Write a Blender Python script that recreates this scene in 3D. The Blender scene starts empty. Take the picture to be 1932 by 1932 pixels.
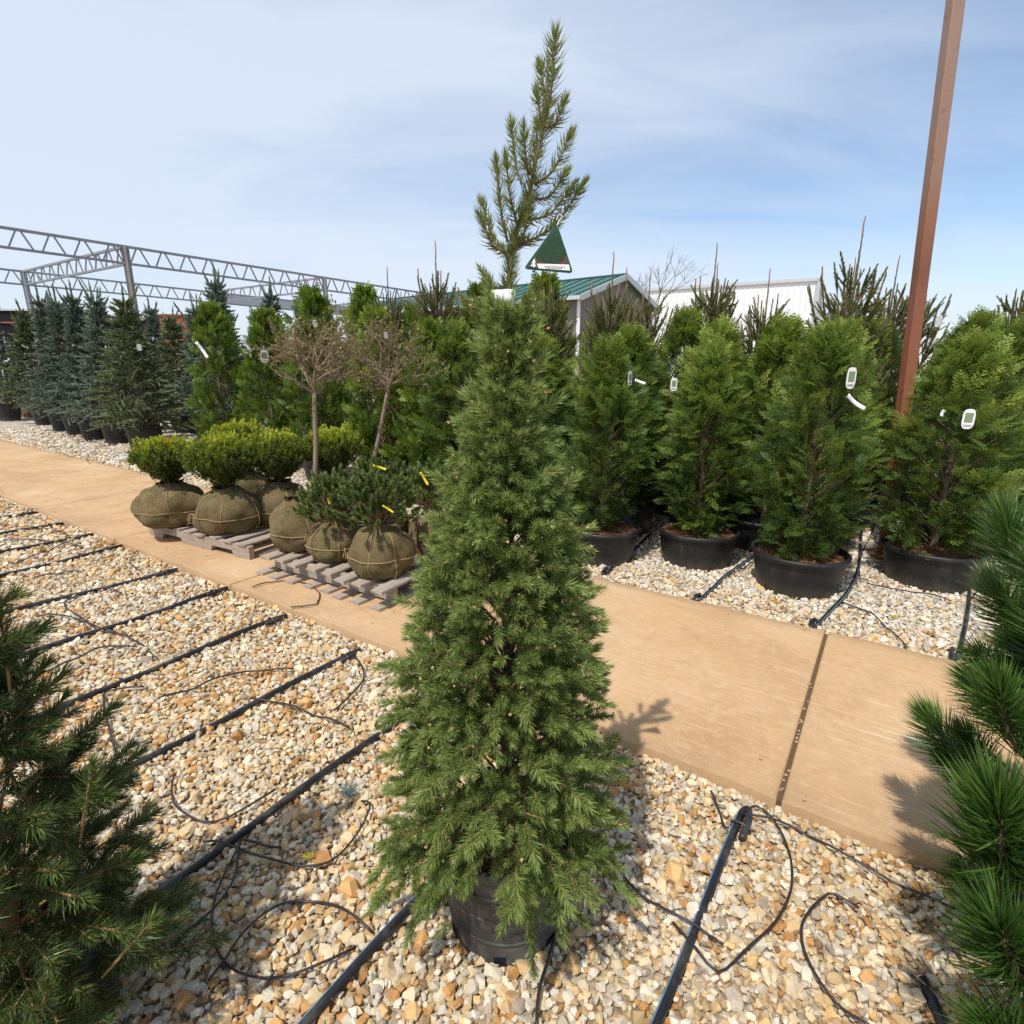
import bpy, math, random
import numpy as np
from mathutils import Vector, Matrix
from math import radians, sin, cos, pi

rng = np.random.default_rng(7)
random.seed(7)
scene = bpy.context.scene
COL = scene.collection

# ------------------------------------------------------------------ camera
PITCH, ROLL, CAM_H = radians(14.75), radians(0.3), 1.5
fw = Vector((0, cos(PITCH), -sin(PITCH)))
u0 = Vector((0, sin(PITCH), cos(PITCH)))
r0 = Vector((1, 0, 0))
rt = r0 * cos(ROLL) + u0 * sin(ROLL)
up = u0 * cos(ROLL) - r0 * sin(ROLL)
cd = bpy.data.cameras.new('camera')
cam = bpy.data.objects.new('camera', cd)
COL.objects.link(cam)
M = Matrix.Identity(4)
for i in range(3):
    M[i][0], M[i][1], M[i][2] = rt[i], up[i], -fw[i]
M[2][3] = CAM_H
cam.matrix_world = M
cd.sensor_fit = 'HORIZONTAL'
cd.sensor_width = 36
cd.lens = 36 * 1050 / 1932
cd.clip_start, cd.clip_end = 0.02, 3000
scene.camera = cam

# ------------------------------------------------------------------ sky, sun, exposure
SUN_EL = radians(61)
SUN_DIR = Vector((-0.546 * cos(SUN_EL), -0.838 * cos(SUN_EL), sin(SUN_EL)))   # towards the sun
W = bpy.data.worlds.new('World')
scene.world = W
W.use_nodes = True
nt = W.node_tree
nt.nodes.clear()
def wn(t, **k):
    n = nt.nodes.new(t)
    for a, b in k.items():
        setattr(n, a, b)
    return n
sky = wn('ShaderNodeTexSky', sky_type='NISHITA', sun_disc=False, sun_elevation=SUN_EL,
         sun_rotation=radians(180) + math.atan2(0.546, 0.838), air_density=1.0, dust_density=1.2, ozone_density=1.2)
tc = wn('ShaderNodeTexCoord')
sep = wn('ShaderNodeSeparateXYZ')
nt.links.new(tc.outputs['Generated'], sep.inputs[0])
def wmath(op, a, b=None, clamp=False):
    n = wn('ShaderNodeMath', operation=op, use_clamp=clamp)
    for i, v in enumerate((a, b)):
        if v is None: continue
        if isinstance(v, (int, float)): n.inputs[i].default_value = v
        else: nt.links.new(v, n.inputs[i])
    return n.outputs[0]
zz = wmath('ADD', wmath('MAXIMUM', sep.outputs[2], 0.0), 0.22)          # flat cloud layer seen in perspective
px, py = wmath('DIVIDE', sep.outputs[0], zz), wmath('DIVIDE', sep.outputs[1], zz)
comb = wn('ShaderNodeCombineXYZ')
nt.links.new(px, comb.inputs[0]); nt.links.new(py, comb.inputs[1])
mapn = wn('ShaderNodeMapping')
mapn.inputs['Rotation'].default_value = (0, 0, radians(-28))
mapn.inputs['Scale'].default_value = (0.55, 1.5, 1)
mapn.inputs['Location'].default_value = (3.1, 0.4, 0)
nt.links.new(comb.outputs[0], mapn.inputs[0])
def wnoise(scale, det, rough, dist):
    n = wn('ShaderNodeTexNoise')
    n.inputs['Scale'].default_value = scale; n.inputs['Detail'].default_value = det
    n.inputs['Roughness'].default_value = rough; n.inputs['Distortion'].default_value = dist
    nt.links.new(mapn.outputs[0], n.inputs['Vector'])
    return n.outputs[0]
big = wnoise(0.6, 4, 0.45, 0.5)
fine = wnoise(2.4, 8, 0.55, 0.9)
veil = wmath('MULTIPLY_ADD', sep.outputs[0], -0.55)                     # the veil thickens towards the left
nt.nodes[-1].inputs[2].default_value = 0.58
low = wmath('SUBTRACT', 0.5, sep.outputs[2])                            # and towards the horizon
f1 = wmath('ADD', wmath('MULTIPLY', wmath('SUBTRACT', big, 0.5), 2.2), wmath('MULTIPLY', wmath('SUBTRACT', fine, 0.5), 0.9))
fac = wmath('ADD', wmath('ADD', f1, veil), wmath('MULTIPLY', low, 0.35), clamp=True)
fac = wmath('MULTIPLY', fac, 0.86)
mixc = wn('ShaderNodeMix', data_type='RGBA')
nt.links.new(fac, mixc.inputs[0])
nt.links.new(sky.outputs[0], mixc.inputs[6])
mixc.inputs[7].default_value = (4.25, 4.7, 5.4, 1)
bg = wn('ShaderNodeBackground')
bg.inputs[1].default_value = 0.15
nt.links.new(mixc.outputs[2], bg.inputs[0])
wo = wn('ShaderNodeOutputWorld')
nt.links.new(bg.outputs[0], wo.inputs[0])

sd = bpy.data.lights.new('sun', 'SUN')
sd.energy = 3.6
sd.angle = radians(0.6)
sd.color = (1.0, 0.955, 0.88)
sun = bpy.data.objects.new('sun', sd)
COL.objects.link(sun)
sun.rotation_euler = SUN_DIR.to_track_quat('Z', 'Y').to_euler()
sun.location = (0, 0, 20)

vs = scene.view_settings
vs.view_transform = 'Standard'; vs.look = 'None'; vs.gamma = 1; vs.exposure = 0.28
vs.use_curve_mapping = False
scene.cycles.use_denoising = False
scene.cycles.max_bounces = 7
scene.cycles.transparent_max_bounces = 8

# ------------------------------------------------------------------ object helpers
def link(o, parent=None):
    COL.objects.link(o)
    if parent is not None:
        o.parent = parent
    return o
def tag(o, label=None, cat=None, group=None, kind=None):
    if label: o['label'] = label
    if cat: o['category'] = cat
    if group: o['group'] = group
    if kind: o['kind'] = kind
    return o
def thing(name, label, cat, loc=(0, 0, 0), rz=0.0, group=None):
    o = bpy.data.objects.new(name, None)
    o.empty_display_size = 0.1
    link(o)
    o.location = loc; o.rotation_euler = (0, 0, rz)
    return tag(o, label, cat, group)
def put(name, me, parent=None, loc=None):
    o = bpy.data.objects.new(name, me)
    link(o, parent)
    if loc is not None: o.location = loc
    return o
def copy_tree(o, parent=None):
    c = o.copy(); COL.objects.link(c); c.parent = parent
    for ch in list(o.children):
        copy_tree(ch, c)
    return c

DA = radians(34)
DT = np.array([cos(DA), -sin(DA)]); DN = np.array([sin(DA), cos(DA)])
def TN(t, n, z=0.0):
    """point given along the walkway (t) and across it (n)"""
    p = DT * t + DN * n
    return (float(p[0]), float(p[1]), z)

# ------------------------------------------------------------------ mesh buffer
class Buf:
    def __init__(s):
        s.V, s.Q, s.T, s.A, s.n = [], [], [], [], 0
        s.QM, s.TM = [], []
    def add(s, V, Q=None, T=None, tint=0.5, mi=0):
        V = np.asarray(V, np.float32).reshape(-1, 3)
        s.V.append(V)
        a = np.empty(len(V), np.float32); a[:] = tint; s.A.append(a)
        if Q is not None and len(Q):
            Q = np.asarray(Q, np.int64).reshape(-1, 4) + s.n; s.Q.append(Q); s.QM.append(np.full(len(Q), mi, np.int32))
        if T is not None and len(T):
            T = np.asarray(T, np.int64).reshape(-1, 3) + s.n; s.T.append(T); s.TM.append(np.full(len(T), mi, np.int32))
        s.n += len(V)
    def mesh(s, name, mats, smooth=False):
        me = bpy.data.meshes.new(name)
        V = np.concatenate(s.V)
        Q = np.concatenate(s.Q) if s.Q else np.zeros((0, 4), np.int64)
        T = np.concatenate(s.T) if s.T else np.zeros((0, 3), np.int64)
        me.vertices.add(len(V)); me.vertices.foreach_set('co', V.ravel())
        nl = Q.size + T.size
        me.loops.add(nl)
        me.loops.foreach_set('vertex_index', np.concatenate([Q.ravel(), T.ravel()]).astype(np.int32))
        me.polygons.add(len(Q) + len(T))
        st = np.concatenate([np.arange(len(Q)) * 4, Q.size + np.arange(len(T)) * 3]).astype(np.int32)
        me.polygons.foreach_set('loop_start', st)
        mi = np.concatenate((s.QM or [np.zeros(0, np.int32)]) + (s.TM or [np.zeros(0, np.int32)])).astype(np.int32)
        if mi.any(): me.polygons.foreach_set('material_index', mi)
        me.polygons.foreach_set('use_smooth', np.full(len(Q) + len(T), smooth))
        at = me.attributes.new('tint', 'FLOAT', 'POINT')
        at.data.foreach_set('value', np.concatenate(s.A))
        me.update(calc_edges=True)
        for m in (mats if isinstance(mats, (list, tuple)) else [mats]):
            me.materials.append(m)
        return me
    def obj(s, name, mats, parent=None, smooth=False, loc=None):
        return put(name, s.mesh(name, mats, smooth), parent, loc)

def nrm(v):
    v = np.asarray(v, float)
    return v / np.maximum(np.linalg.norm(v, axis=-1, keepdims=True), 1e-9)
def frames(d, spin=None):
    """(N,3,3) matrices whose third column is d"""
    d = nrm(d); N = len(d)
    a = np.where(np.abs(d[:, 2:3]) > 0.95, np.array([[1., 0, 0]]), np.array([[0, 0, 1.]]))
    x = nrm(np.cross(a, d)); y = np.cross(d, x)
    if spin is None: spin = rng.uniform(0, 2 * pi, N)
    c, s_ = np.cos(spin)[:, None], np.sin(spin)[:, None]
    X = x * c + y * s_; Y = -x * s_ + y * c
    return np.stack([X, Y, d], axis=2)
def inst(buf, tm, R, P, S, tint=None, mi=0):
    """stamp a template (V,Q,T,tint) at many places"""
    V, Q, T, A = tm
    N = len(P); n = len(V)
    S = np.asarray(S, float)
    SV = V[None] * (S.reshape(N, 1, -1) if S.ndim else S)
    W_ = np.einsum('nij,nvj->nvi', R, SV) + np.asarray(P)[:, None, :]
    off = (np.arange(N) * n)[:, None, None]
    a = np.broadcast_to(A[None], (N, n)) if tint is None else A[None] + np.asarray(tint)[:, None]
    buf.add(W_.reshape(-1, 3), (Q[None] + off).reshape(-1, 4) if len(Q) else None,
            (T[None] + off).reshape(-1, 3) if len(T) else None, np.clip(a, 0, 1).ravel(), mi)
def tube(buf, pts, rad, sides=6, tint=0.5, cap=True, mi=0):
    P = np.asarray(pts, float); k = len(P)
    r = np.broadcast_to(np.asarray(rad, float), (k,))
    d = np.gradient(P, axis=0); d = nrm(d)
    ref = np.array([0, 0, 1.]) if abs(d[:, 2]).mean() < 0.9 else np.array([1., 0, 0])
    x = nrm(np.cross(ref, d)); y = np.cross(d, x)
    a = np.arange(sides) * 2 * pi / sides
    V = P[:, None] + r[:, None, None] * (np.cos(a)[None, :, None] * x[:, None] + np.sin(a)[None, :, None] * y[:, None])
    i = np.arange(k - 1)[:, None] * sides; j = np.arange(sides)[None]; j2 = (j + 1) % sides
    Q = np.stack([i + j, i + j2, i + sides + j2, i + sides + j], -1).reshape(-1, 4)
    V = V.reshape(-1, 3)
    T = []
    if cap:
        V = np.vstack([V, P[0], P[-1]]); c0, c1 = k * sides, k * sides + 1
        for q in range(sides):
            T.append((c0, (q + 1) % sides, q)); T.append((c1, (k - 1) * sides + q, (k - 1) * sides + (q + 1) % sides))
    buf.add(V, Q, T, tint, mi)
def lathe(buf, prof, seg=32, tint=0.5, mi=0, close=False):
    """prof = [(r,z)...] turned round z"""
    P = np.asarray(prof, float); k = len(P)
    a = np.arange(seg) * 2 * pi / seg
    V = np.stack([P[:, None, 0] * np.cos(a), P[:, None, 0] * np.sin(a), np.broadcast_to(P[:, None, 1], (k, seg))], -1).reshape(-1, 3)
    i = np.arange(k - 1)[:, None] * seg; j = np.arange(seg)[None]; j2 = (j + 1) % seg
    Q = np.stack([i + j, i + j2, i + seg + j2, i + seg + j], -1).reshape(-1, 4)
    buf.add(V, Q, None, tint, mi)
BOXQ = np.array([[0, 3, 2, 1], [4, 5, 6, 7], [0, 1, 5, 4], [1, 2, 6, 5], [2, 3, 7, 6], [3, 0, 4, 7]])
def box(buf, c, s, rz=0.0, tint=0.5, mi=0, R=None):
    """box with centre c and full size s"""
    h = np.asarray(s, float) / 2
    V = np.array([[-1, -1, -1], [1, -1, -1], [1, 1, -1], [-1, 1, -1], [-1, -1, 1], [1, -1, 1], [1, 1, 1], [-1, 1, 1]], float) * h
    if R is None:
        R = np.array([[cos(rz), -sin(rz), 0], [sin(rz), cos(rz), 0], [0, 0, 1]])
    buf.add(V @ np.asarray(R).T + np.asarray(c, float), BOXQ, None, tint, mi)
def bar(buf, a, b, w, h=None, tint=0.5, mi=0):
    """square bar from a to b"""
    a, b = np.asarray(a, float), np.asarray(b, float)
    d = nrm(b - a); ref = np.array([0, 0, 1.]) if abs(d[2]) < 0.95 else np.array([1., 0, 0])
    x = nrm(np.cross(ref, d)); y = np.cross(d, x)
    box(buf, (a + b) / 2, (w, h or w, np.linalg.norm(b - a)), tint=tint, mi=mi, R=np.stack([x, y, d], 1))
def smooth_line(pts, step=0.02):
    """Catmull-Rom through points"""
    P = np.asarray(pts, float)
    if len(P) < 3:
        k = max(2, int(np.linalg.norm(P[1] - P[0]) / step)); return P[0] + (P[1] - P[0]) * np.linspace(0, 1, k)[:, None]
    Q = np.vstack([2 * P[0] - P[1], P, 2 * P[-1] - P[-2]])
    out = []
    for i in range(1, len(Q) - 2):
        p0, p1, p2, p3 = Q[i - 1], Q[i], Q[i + 1], Q[i + 2]
        k = max(2, int(np.linalg.norm(p2 - p1) / step))
        u = np.linspace(0, 1, k, endpoint=False)[:, None]
        out.append(0.5 * ((2 * p1) + (-p0 + p2) * u + (2 * p0 - 5 * p1 + 4 * p2 - p3) * u ** 2 + (-p0 + 3 * p1 - 3 * p2 + p3) * u ** 3))
    out.append(P[-1:])
    return np.vstack(out)

# ------------------------------------------------------------------ materials
class NT:
    def __init__(s, name):
        s.m = bpy.data.materials.new(name); s.m.use_nodes = True
        s.t = s.m.node_tree; s.b = s.t.nodes['Principled BSDF']; s.out = s.t.nodes['Material Output']
    def n(s, t, **k):
        o = s.t.nodes.new(t)
        for a, b in k.items(): setattr(o, a, b)
        return o
    def l(s, a, b): s.t.links.new(a, b)
    def val(s, sock, v):
        if hasattr(v, 'links') or hasattr(v, 'is_output'): s.l(v, sock)
        else: sock.default_value = v
    def math(s, op, a, b=0.0, c=0.0, clamp=False):
        o = s.n('ShaderNodeMath', operation=op, use_clamp=clamp)
        for i, v in enumerate((a, b, c)): s.val(o.inputs[i], v)
        return o.outputs[0]
    def mix(s, f, a, b, bt='MIX'):
        o = s.n('ShaderNodeMix', data_type='RGBA', blend_type=bt)
        for i, v in ((0, f), (6, a), (7, b)):
            s.val(o.inputs[i], (*v, 1) if isinstance(v, tuple) and len(v) == 3 else v)
        return o.outputs[2]
    def noise(s, vec, scale, det=4, rough=0.55, dist=0.0):
        o = s.n('ShaderNodeTexNoise')
        if vec is not None: s.l(vec, o.inputs['Vector'])
        for k, v in (('Scale', scale), ('Detail', det), ('Roughness', rough), ('Distortion', dist)): o.inputs[k].default_value = v
        return o.outputs[0]
    def map(s, vec, scale=(1, 1, 1), rot=(0, 0, 0), loc=(0, 0, 0)):
        o = s.n('ShaderNodeMapping'); s.l(vec, o.inputs[0])
        o.inputs['Scale'].default_value = scale; o.inputs['Rotation'].default_value = rot; o.inputs['Location'].default_value = loc
        return o.outputs[0]
    def ramp(s, f, stops):
        o = s.n('ShaderNodeValToRGB'); e = o.color_ramp.elements
        while len(e) < len(stops): e.new(0.5)
        for q, (p, c) in zip(e, stops): q.position = p; q.color = (*c, 1) if len(c) == 3 else c
        s.l(f, o.inputs[0]); return o.outputs[0]
    def sstep(s, f, a, b):
        o = s.n('ShaderNodeMapRange', interpolation_type='SMOOTHSTEP'); s.l(f, o.inputs[0])
        o.inputs[1].default_value = a; o.inputs[2].default_value = b
        return o.outputs[0]
    def bump(s, h, strength=0.3, dist=0.01):
        o = s.n('ShaderNodeBump'); s.l(h, o.inputs['Height']); o.inputs['Strength'].default_value = strength; o.inputs['Distance'].default_value = dist
        s.l(o.outputs[0], s.b.inputs['Normal'])
    def set(s, color=None, rough=None, spec=None, metal=None):
        if color is not None: s.val(s.b.inputs['Base Color'], (*color, 1) if isinstance(color, tuple) else color)
        if rough is not None: s.val(s.b.inputs['Roughness'], rough)
        if spec is not None: s.b.inputs['Specular IOR Level'].default_value = spec
        if metal is not None: s.b.inputs['Metallic'].default_value = metal
        return s.m
    @property
    def pos(s): return s.n('ShaderNodeNewGeometry').outputs['Position']
    @property
    def obj(s): return s.n('ShaderNodeTexCoord').outputs['Object']
    def attr(s, name='tint', typ='GEOMETRY'):
        return s.n('ShaderNodeAttribute', attribute_name=name, attribute_type=typ)

def foliage(name, dark, mid, light, rough=0.5, trans=0.25, spec=0.35, patch=3.0):
    """leaf colour runs from old growth (tint 0) to young tips and painted sunlit tops (tint 1)"""
    k = NT(name)
    dark, mid, light = (tuple(c * f for c, f in zip(col, (1.2, 1.2, 1.12))) for col in (dark, mid, light))
    a = k.attr().outputs['Fac']
    rnd = k.n('ShaderNodeObjectInfo').outputs['Random']
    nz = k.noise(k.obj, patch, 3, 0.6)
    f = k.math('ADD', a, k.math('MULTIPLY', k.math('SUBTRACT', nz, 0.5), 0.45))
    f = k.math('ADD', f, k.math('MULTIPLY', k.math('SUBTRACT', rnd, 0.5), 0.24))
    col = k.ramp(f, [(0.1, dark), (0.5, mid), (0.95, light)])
    k.set(col, rough, spec)
    tr = k.n('ShaderNodeBsdfTranslucent')
    k.l(k.mix(0.5, col, tuple(min(1, c * 1.6) for c in light)), tr.inputs[0])
    ms = k.n('ShaderNodeMixShader'); ms.inputs[0].default_value = trans
    k.l(k.b.outputs[0], ms.inputs[1]); k.l(tr.outputs[0], ms.inputs[2]); k.l(ms.outputs[0], k.out.inputs[0])
    return k.m
def plain(name, col, rough=0.6, var=0.15, scale=8, spec=0.4, metal=0.0, bump=0.0, bscale=60):
    k = NT(name)
    nz = k.noise(k.obj, scale, 5, 0.6)
    c = k.mix(nz, tuple(x * (1 - var) for x in col), tuple(min(1, x * (1 + var)) for x in col))
    k.set(c, rough, spec, metal)
    if bump: k.bump(k.noise(k.obj, bscale, 4, 0.6), bump, 0.005)
    return k.m

MAT = {}
MAT['spruce'] = foliage('spruce_needles', (0.055, 0.085, 0.022), (0.135, 0.19, 0.05), (0.27, 0.33, 0.105), 0.42, 0.28)
MAT['leader'] = foliage('leader_needles', (0.055, 0.07, 0.02), (0.12, 0.145, 0.04), (0.24, 0.26, 0.085), 0.42, 0.2)
MAT['bigpine'] = foliage('long_pine_needles', (0.018, 0.045, 0.01), (0.05, 0.11, 0.02), (0.125, 0.21, 0.04), 0.32, 0.18, 0.5)
MAT['leftpine'] = foliage('short_pine_needles', (0.024, 0.045, 0.014), (0.06, 0.095, 0.026), (0.17, 0.21, 0.06), 0.4, 0.18, 0.45)
MAT['thuja'] = foliage('thuja_sprays', (0.028, 0.056, 0.014), (0.08, 0.138, 0.026), (0.25, 0.3, 0.05), 0.5, 0.3, 0.3, 2.5)
MAT['emerald'] = foliage('emerald_sprays', (0.034, 0.068, 0.01), (0.09, 0.15, 0.018), (0.24, 0.3, 0.035), 0.5, 0.28, 0.3, 2.5)
MAT['bluespruce'] = foliage('blue_spruce_needles', (0.06, 0.085, 0.062), (0.135, 0.175, 0.135), (0.27, 0.32, 0.25), 0.5, 0.12)
MAT['greenspruce'] = foliage('green_spruce_needles', (0.055, 0.075, 0.034), (0.125, 0.155, 0.07), (0.24, 0.26, 0.125), 0.5, 0.12)
MAT['yew'] = foliage('upright_spruce_needles', (0.06, 0.066, 0.022), (0.14, 0.14, 0.05), (0.27, 0.25, 0.1), 0.5, 0.12)
MAT['box'] = foliage('boxwood_leaves', (0.016, 0.04, 0.01), (0.06, 0.115, 0.018), (0.42, 0.42, 0.035), 0.3, 0.3, 0.5, 1.0)
MAT['mugo'] = foliage('dwarf_pine_needles', (0.04, 0.066, 0.016), (0.13, 0.18, 0.045), (0.28, 0.32, 0.11), 0.45, 0.12)
MAT['budleaf'] = foliage('brown_young_leaves', (0.085, 0.06, 0.03), (0.19, 0.145, 0.07), (0.3, 0.25, 0.11), 0.6, 0.3)

def bark(name, a, b, scale=30):
    k = NT(name)
    v = k.map(k.obj, (1, 1, 0.3))
    nz = k.noise(v, scale, 5, 0.65)
    k.set(k.mix(nz, a, b), 0.85, 0.2); k.bump(nz, 0.5, 0.01)
    return k.m
MAT['bark'] = bark('grey_brown_bark', (0.09, 0.06, 0.04), (0.26, 0.19, 0.13))
MAT['darkbark'] = bark('dark_limb_bark', (0.05, 0.03, 0.02), (0.13, 0.085, 0.055))
MAT['twig'] = bark('tan_twig_bark', (0.2, 0.11, 0.045), (0.42, 0.27, 0.13), 60)
MAT['greytwig'] = bark('grey_twig_bark', (0.14, 0.095, 0.06), (0.36, 0.27, 0.19), 40)
MAT['redtip'] = plain('bare_red_shoot_tip', (0.36, 0.15, 0.09), 0.7)
MAT['bud'] = plain('pale_resin_bud', (0.42, 0.25, 0.13), 0.6)

def concrete():
    k = NT('tinted_broom_finished_concrete')
    p = k.pos
    v = k.map(p, (1, 1, 1), (0, 0, DA))                       # x runs along the walkway
    cloud = k.noise(v, 1.1, 6, 0.6)
    blot = k.noise(v, 4.5, 6, 0.65)
    grain = k.noise(v, 160, 3, 0.7)
    mott = k.noise(v, 28, 5, 0.7)
    broom = k.noise(k.map(v, (1.1, 17, 1)), 3.0, 6, 0.72)
    c = k.ramp(cloud, [(0.3, (0.35, 0.18, 0.07)), (0.5, (0.49, 0.29, 0.132)), (0.68, (0.57, 0.385, 0.22))])
    c = k.mix(k.math('MULTIPLY', k.sstep(blot, 0.45, 0.7), 0.6), c, (0.36, 0.19, 0.08))
    c = k.mix(k.math('MULTIPLY', k.sstep(k.noise(v, 1.7, 7, 0.68, 0.8), 0.56, 0.63), 0.3), c, (0.27, 0.17, 0.095))
    c = k.mix(k.math('MULTIPLY', k.sstep(k.noise(v, 0.7, 4, 0.6), 0.5, 0.75), 0.35), c, (0.43, 0.33, 0.22))
    st = k.math('MULTIPLY', k.sstep(broom, 0.5, 0.72), k.sstep(k.noise(v, 2.6, 3, 0.5), 0.36, 0.6))
    c = k.mix(k.math('MULTIPLY', st, 0.62), c, (0.66, 0.5, 0.32))
    # a few sharp pale scratches
    sc = k.noise(k.map(v, (1.3, 34, 1), (0, 0, 0.03), (7, 3, 0)), 2.0, 2, 0.4)
    c = k.mix(k.math('MULTIPLY', k.sstep(sc, 0.7, 0.75), 0.7), c, (0.8, 0.68, 0.5))
    c = k.mix(k.math('MULTIPLY', k.sstep(mott, 0.45, 0.68), 0.45), c, (0.56, 0.41, 0.24))
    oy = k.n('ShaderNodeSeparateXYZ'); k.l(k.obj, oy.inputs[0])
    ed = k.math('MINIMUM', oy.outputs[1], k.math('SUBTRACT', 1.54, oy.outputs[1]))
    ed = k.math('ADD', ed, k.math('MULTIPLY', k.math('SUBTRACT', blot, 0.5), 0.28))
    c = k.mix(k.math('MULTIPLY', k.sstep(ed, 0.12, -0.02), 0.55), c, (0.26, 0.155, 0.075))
    c = k.mix(0.22, c, k.mix(grain, (0.15, 0.1, 0.06), (0.85, 0.68, 0.48)))
    k.set(c, 0.9, 0.2)
    h = k.math('ADD', k.math('MULTIPLY', broom, 0.6), k.math('ADD', k.math('MULTIPLY', grain, 0.5), k.math('MULTIPLY', mott, 0.6)))
    k.bump(h, 0.35, 0.004)
    return k.m
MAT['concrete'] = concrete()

def ground_mat(name, cols, scale=34):
    """fine crushed stone between the loose stones and where they are too far to see singly"""
    k = NT(name)
    p = k.pos
    vo = k.n('ShaderNodeTexVoronoi'); k.l(p, vo.inputs['Vector']); vo.inputs['Scale'].default_value = scale
    c = k.ramp(k.n('ShaderNodeSeparateColor').outputs[0], cols)
    sepc = k.t.nodes[-2]; k.l(vo.outputs['Color'], sepc.inputs[0])
    c = k.mix(k.math('MULTIPLY', k.noise(p, 0.9, 4, 0.6), 0.5), c, (0.33, 0.25, 0.16))
    c = k.mix(k.math('MULTIPLY', k.sstep(vo.outputs['Distance'], 0.3, 0.75), 0.5), c, (0.16, 0.11, 0.065))
    k.set(c, 0.9, 0.2)
    k.bump(k.math('SUBTRACT', 1.0, vo.outputs['Distance']), 0.9, 0.02)
    return k.m
MAT['gravel_base'] = ground_mat('crushed_stone_bed', [(0.0, (0.5, 0.38, 0.24)), (0.3, (0.62, 0.53, 0.4)), (0.6, (0.42, 0.27, 0.13)), (0.85, (0.68, 0.62, 0.53))])
MAT['gravel_pale'] = ground_mat('pale_crushed_stone_bed', [(0.0, (0.55, 0.49, 0.41)), (0.3, (0.68, 0.63, 0.56)), (0.6, (0.48, 0.4, 0.3)), (0.85, (0.72, 0.69, 0.64))])

def stone_mat():
    k = NT('crushed_limestone_pebbles')
    col = k.attr('col', 'INSTANCER').outputs['Color']
    p = k.pos
    nz = k.noise(p, 60, 4, 0.65)
    c = k.mix(k.math('MULTIPLY', k.sstep(nz, 0.4, 0.7), 0.35), col, k.mix(1.0, col, (0.75, 0.6, 0.42), 'MULTIPLY'))
    c = k.mix(k.math('MULTIPLY', k.sstep(k.noise(p, 210, 3, 0.6), 0.55, 0.75), 0.25), c, (0.85, 0.8, 0.7))
    k.set(c, 0.78, 0.3); k.bump(k.noise(p, 220, 4, 0.7), 0.25, 0.003)
    return k.m
MAT['stone'] = stone_mat()

def far_ground():
    k = NT('dry_ground')
    p = k.pos
    c = k.mix(k.noise(p, 0.05, 5, 0.6), (0.4, 0.33, 0.24), (0.3, 0.27, 0.17))
    c = k.mix(k.math('MULTIPLY', k.noise(p, 9, 5, 0.7), 0.5), c, (0.5, 0.44, 0.35))
    k.set(c, 0.95, 0.1); k.bump(k.noise(p, 25, 4, 0.7), 0.5, 0.02)
    return k.m
MAT['farground'] = far_ground()
MAT['soil'] = plain('bark_mulch', (0.16, 0.085, 0.045), 0.95, 0.6, 60, 0.1, bump=0.9, bscale=90)
MAT['joint'] = plain('dark_joint_sand', (0.12, 0.08, 0.045), 0.95, 0.5, 60, 0.1, bump=0.6)

def pot_mat():
    k = NT('black_nursery_plastic')
    p = k.obj
    sm = k.noise(k.map(p, (1, 1, 0.35)), 9, 6, 0.65)
    dust = k.math('MULTIPLY', k.sstep(sm, 0.5, 0.75), 0.32)
    low = k.sstep(k.n('ShaderNodeSeparateXYZ').outputs[2], 0.12, 0.0)
    k.l(p, k.t.nodes[-2].inputs[0])
    c = k.mix(dust, (0.012, 0.012, 0.013), (0.085, 0.078, 0.07))
    c = k.mix(k.math('MULTIPLY', low, k.math('MULTIPLY', k.noise(p, 20, 4, 0.6), 0.4)), c, (0.2, 0.16, 0.11))
    k.set(c, k.math('ADD', 0.33, k.math('MULTIPLY', sm, 0.3)), 0.5)
    k.bump(k.noise(p, 40, 3, 0.5), 0.06, 0.01)
    return k.m
MAT['pot'] = pot_mat()
def oldpot_mat():
    k = NT('dusty_worn_nursery_plastic')
    p = k.obj
    sm = k.noise(k.map(p, (1, 1, 2.5)), 5, 6, 0.7)
    c = k.mix(k.sstep(sm, 0.35, 0.7), (0.035, 0.032, 0.03), (0.14, 0.125, 0.108))
    c = k.mix(k.sstep(k.noise(k.map(p, (1, 1, 5)), 6, 4, 0.6), 0.62, 0.66), c, (0.012, 0.011, 0.01))
    k.set(c, 0.6, 0.35); k.bump(sm, 0.15, 0.02)
    return k.m
MAT['oldpot'] = oldpot_mat()
k = NT('dusty_black_poly_pipe')
k.set(k.mix(k.math('MULTIPLY', k.sstep(k.noise(k.pos, 9, 6, 0.7), 0.45, 0.72), 0.5), (0.012, 0.013, 0.016), (0.13, 0.115, 0.095)), k.math('ADD', 0.25, k.math('MULTIPLY', k.noise(k.pos, 14, 4, 0.6), 0.35)), 0.5)
MAT['pipe'] = k.m
MAT['pipe_stripe'] = plain('pale_blue_pipe_stripe', (0.1, 0.2, 0.3), 0.4)
MAT['tube'] = plain('dark_drip_tubing', (0.028, 0.021, 0.022), 0.4, 0.3, 30, 0.45)
MAT['tan_tube'] = plain('sun_bleached_drip_tubing', (0.1, 0.055, 0.028), 0.6, 0.3, 30, 0.3)

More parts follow.
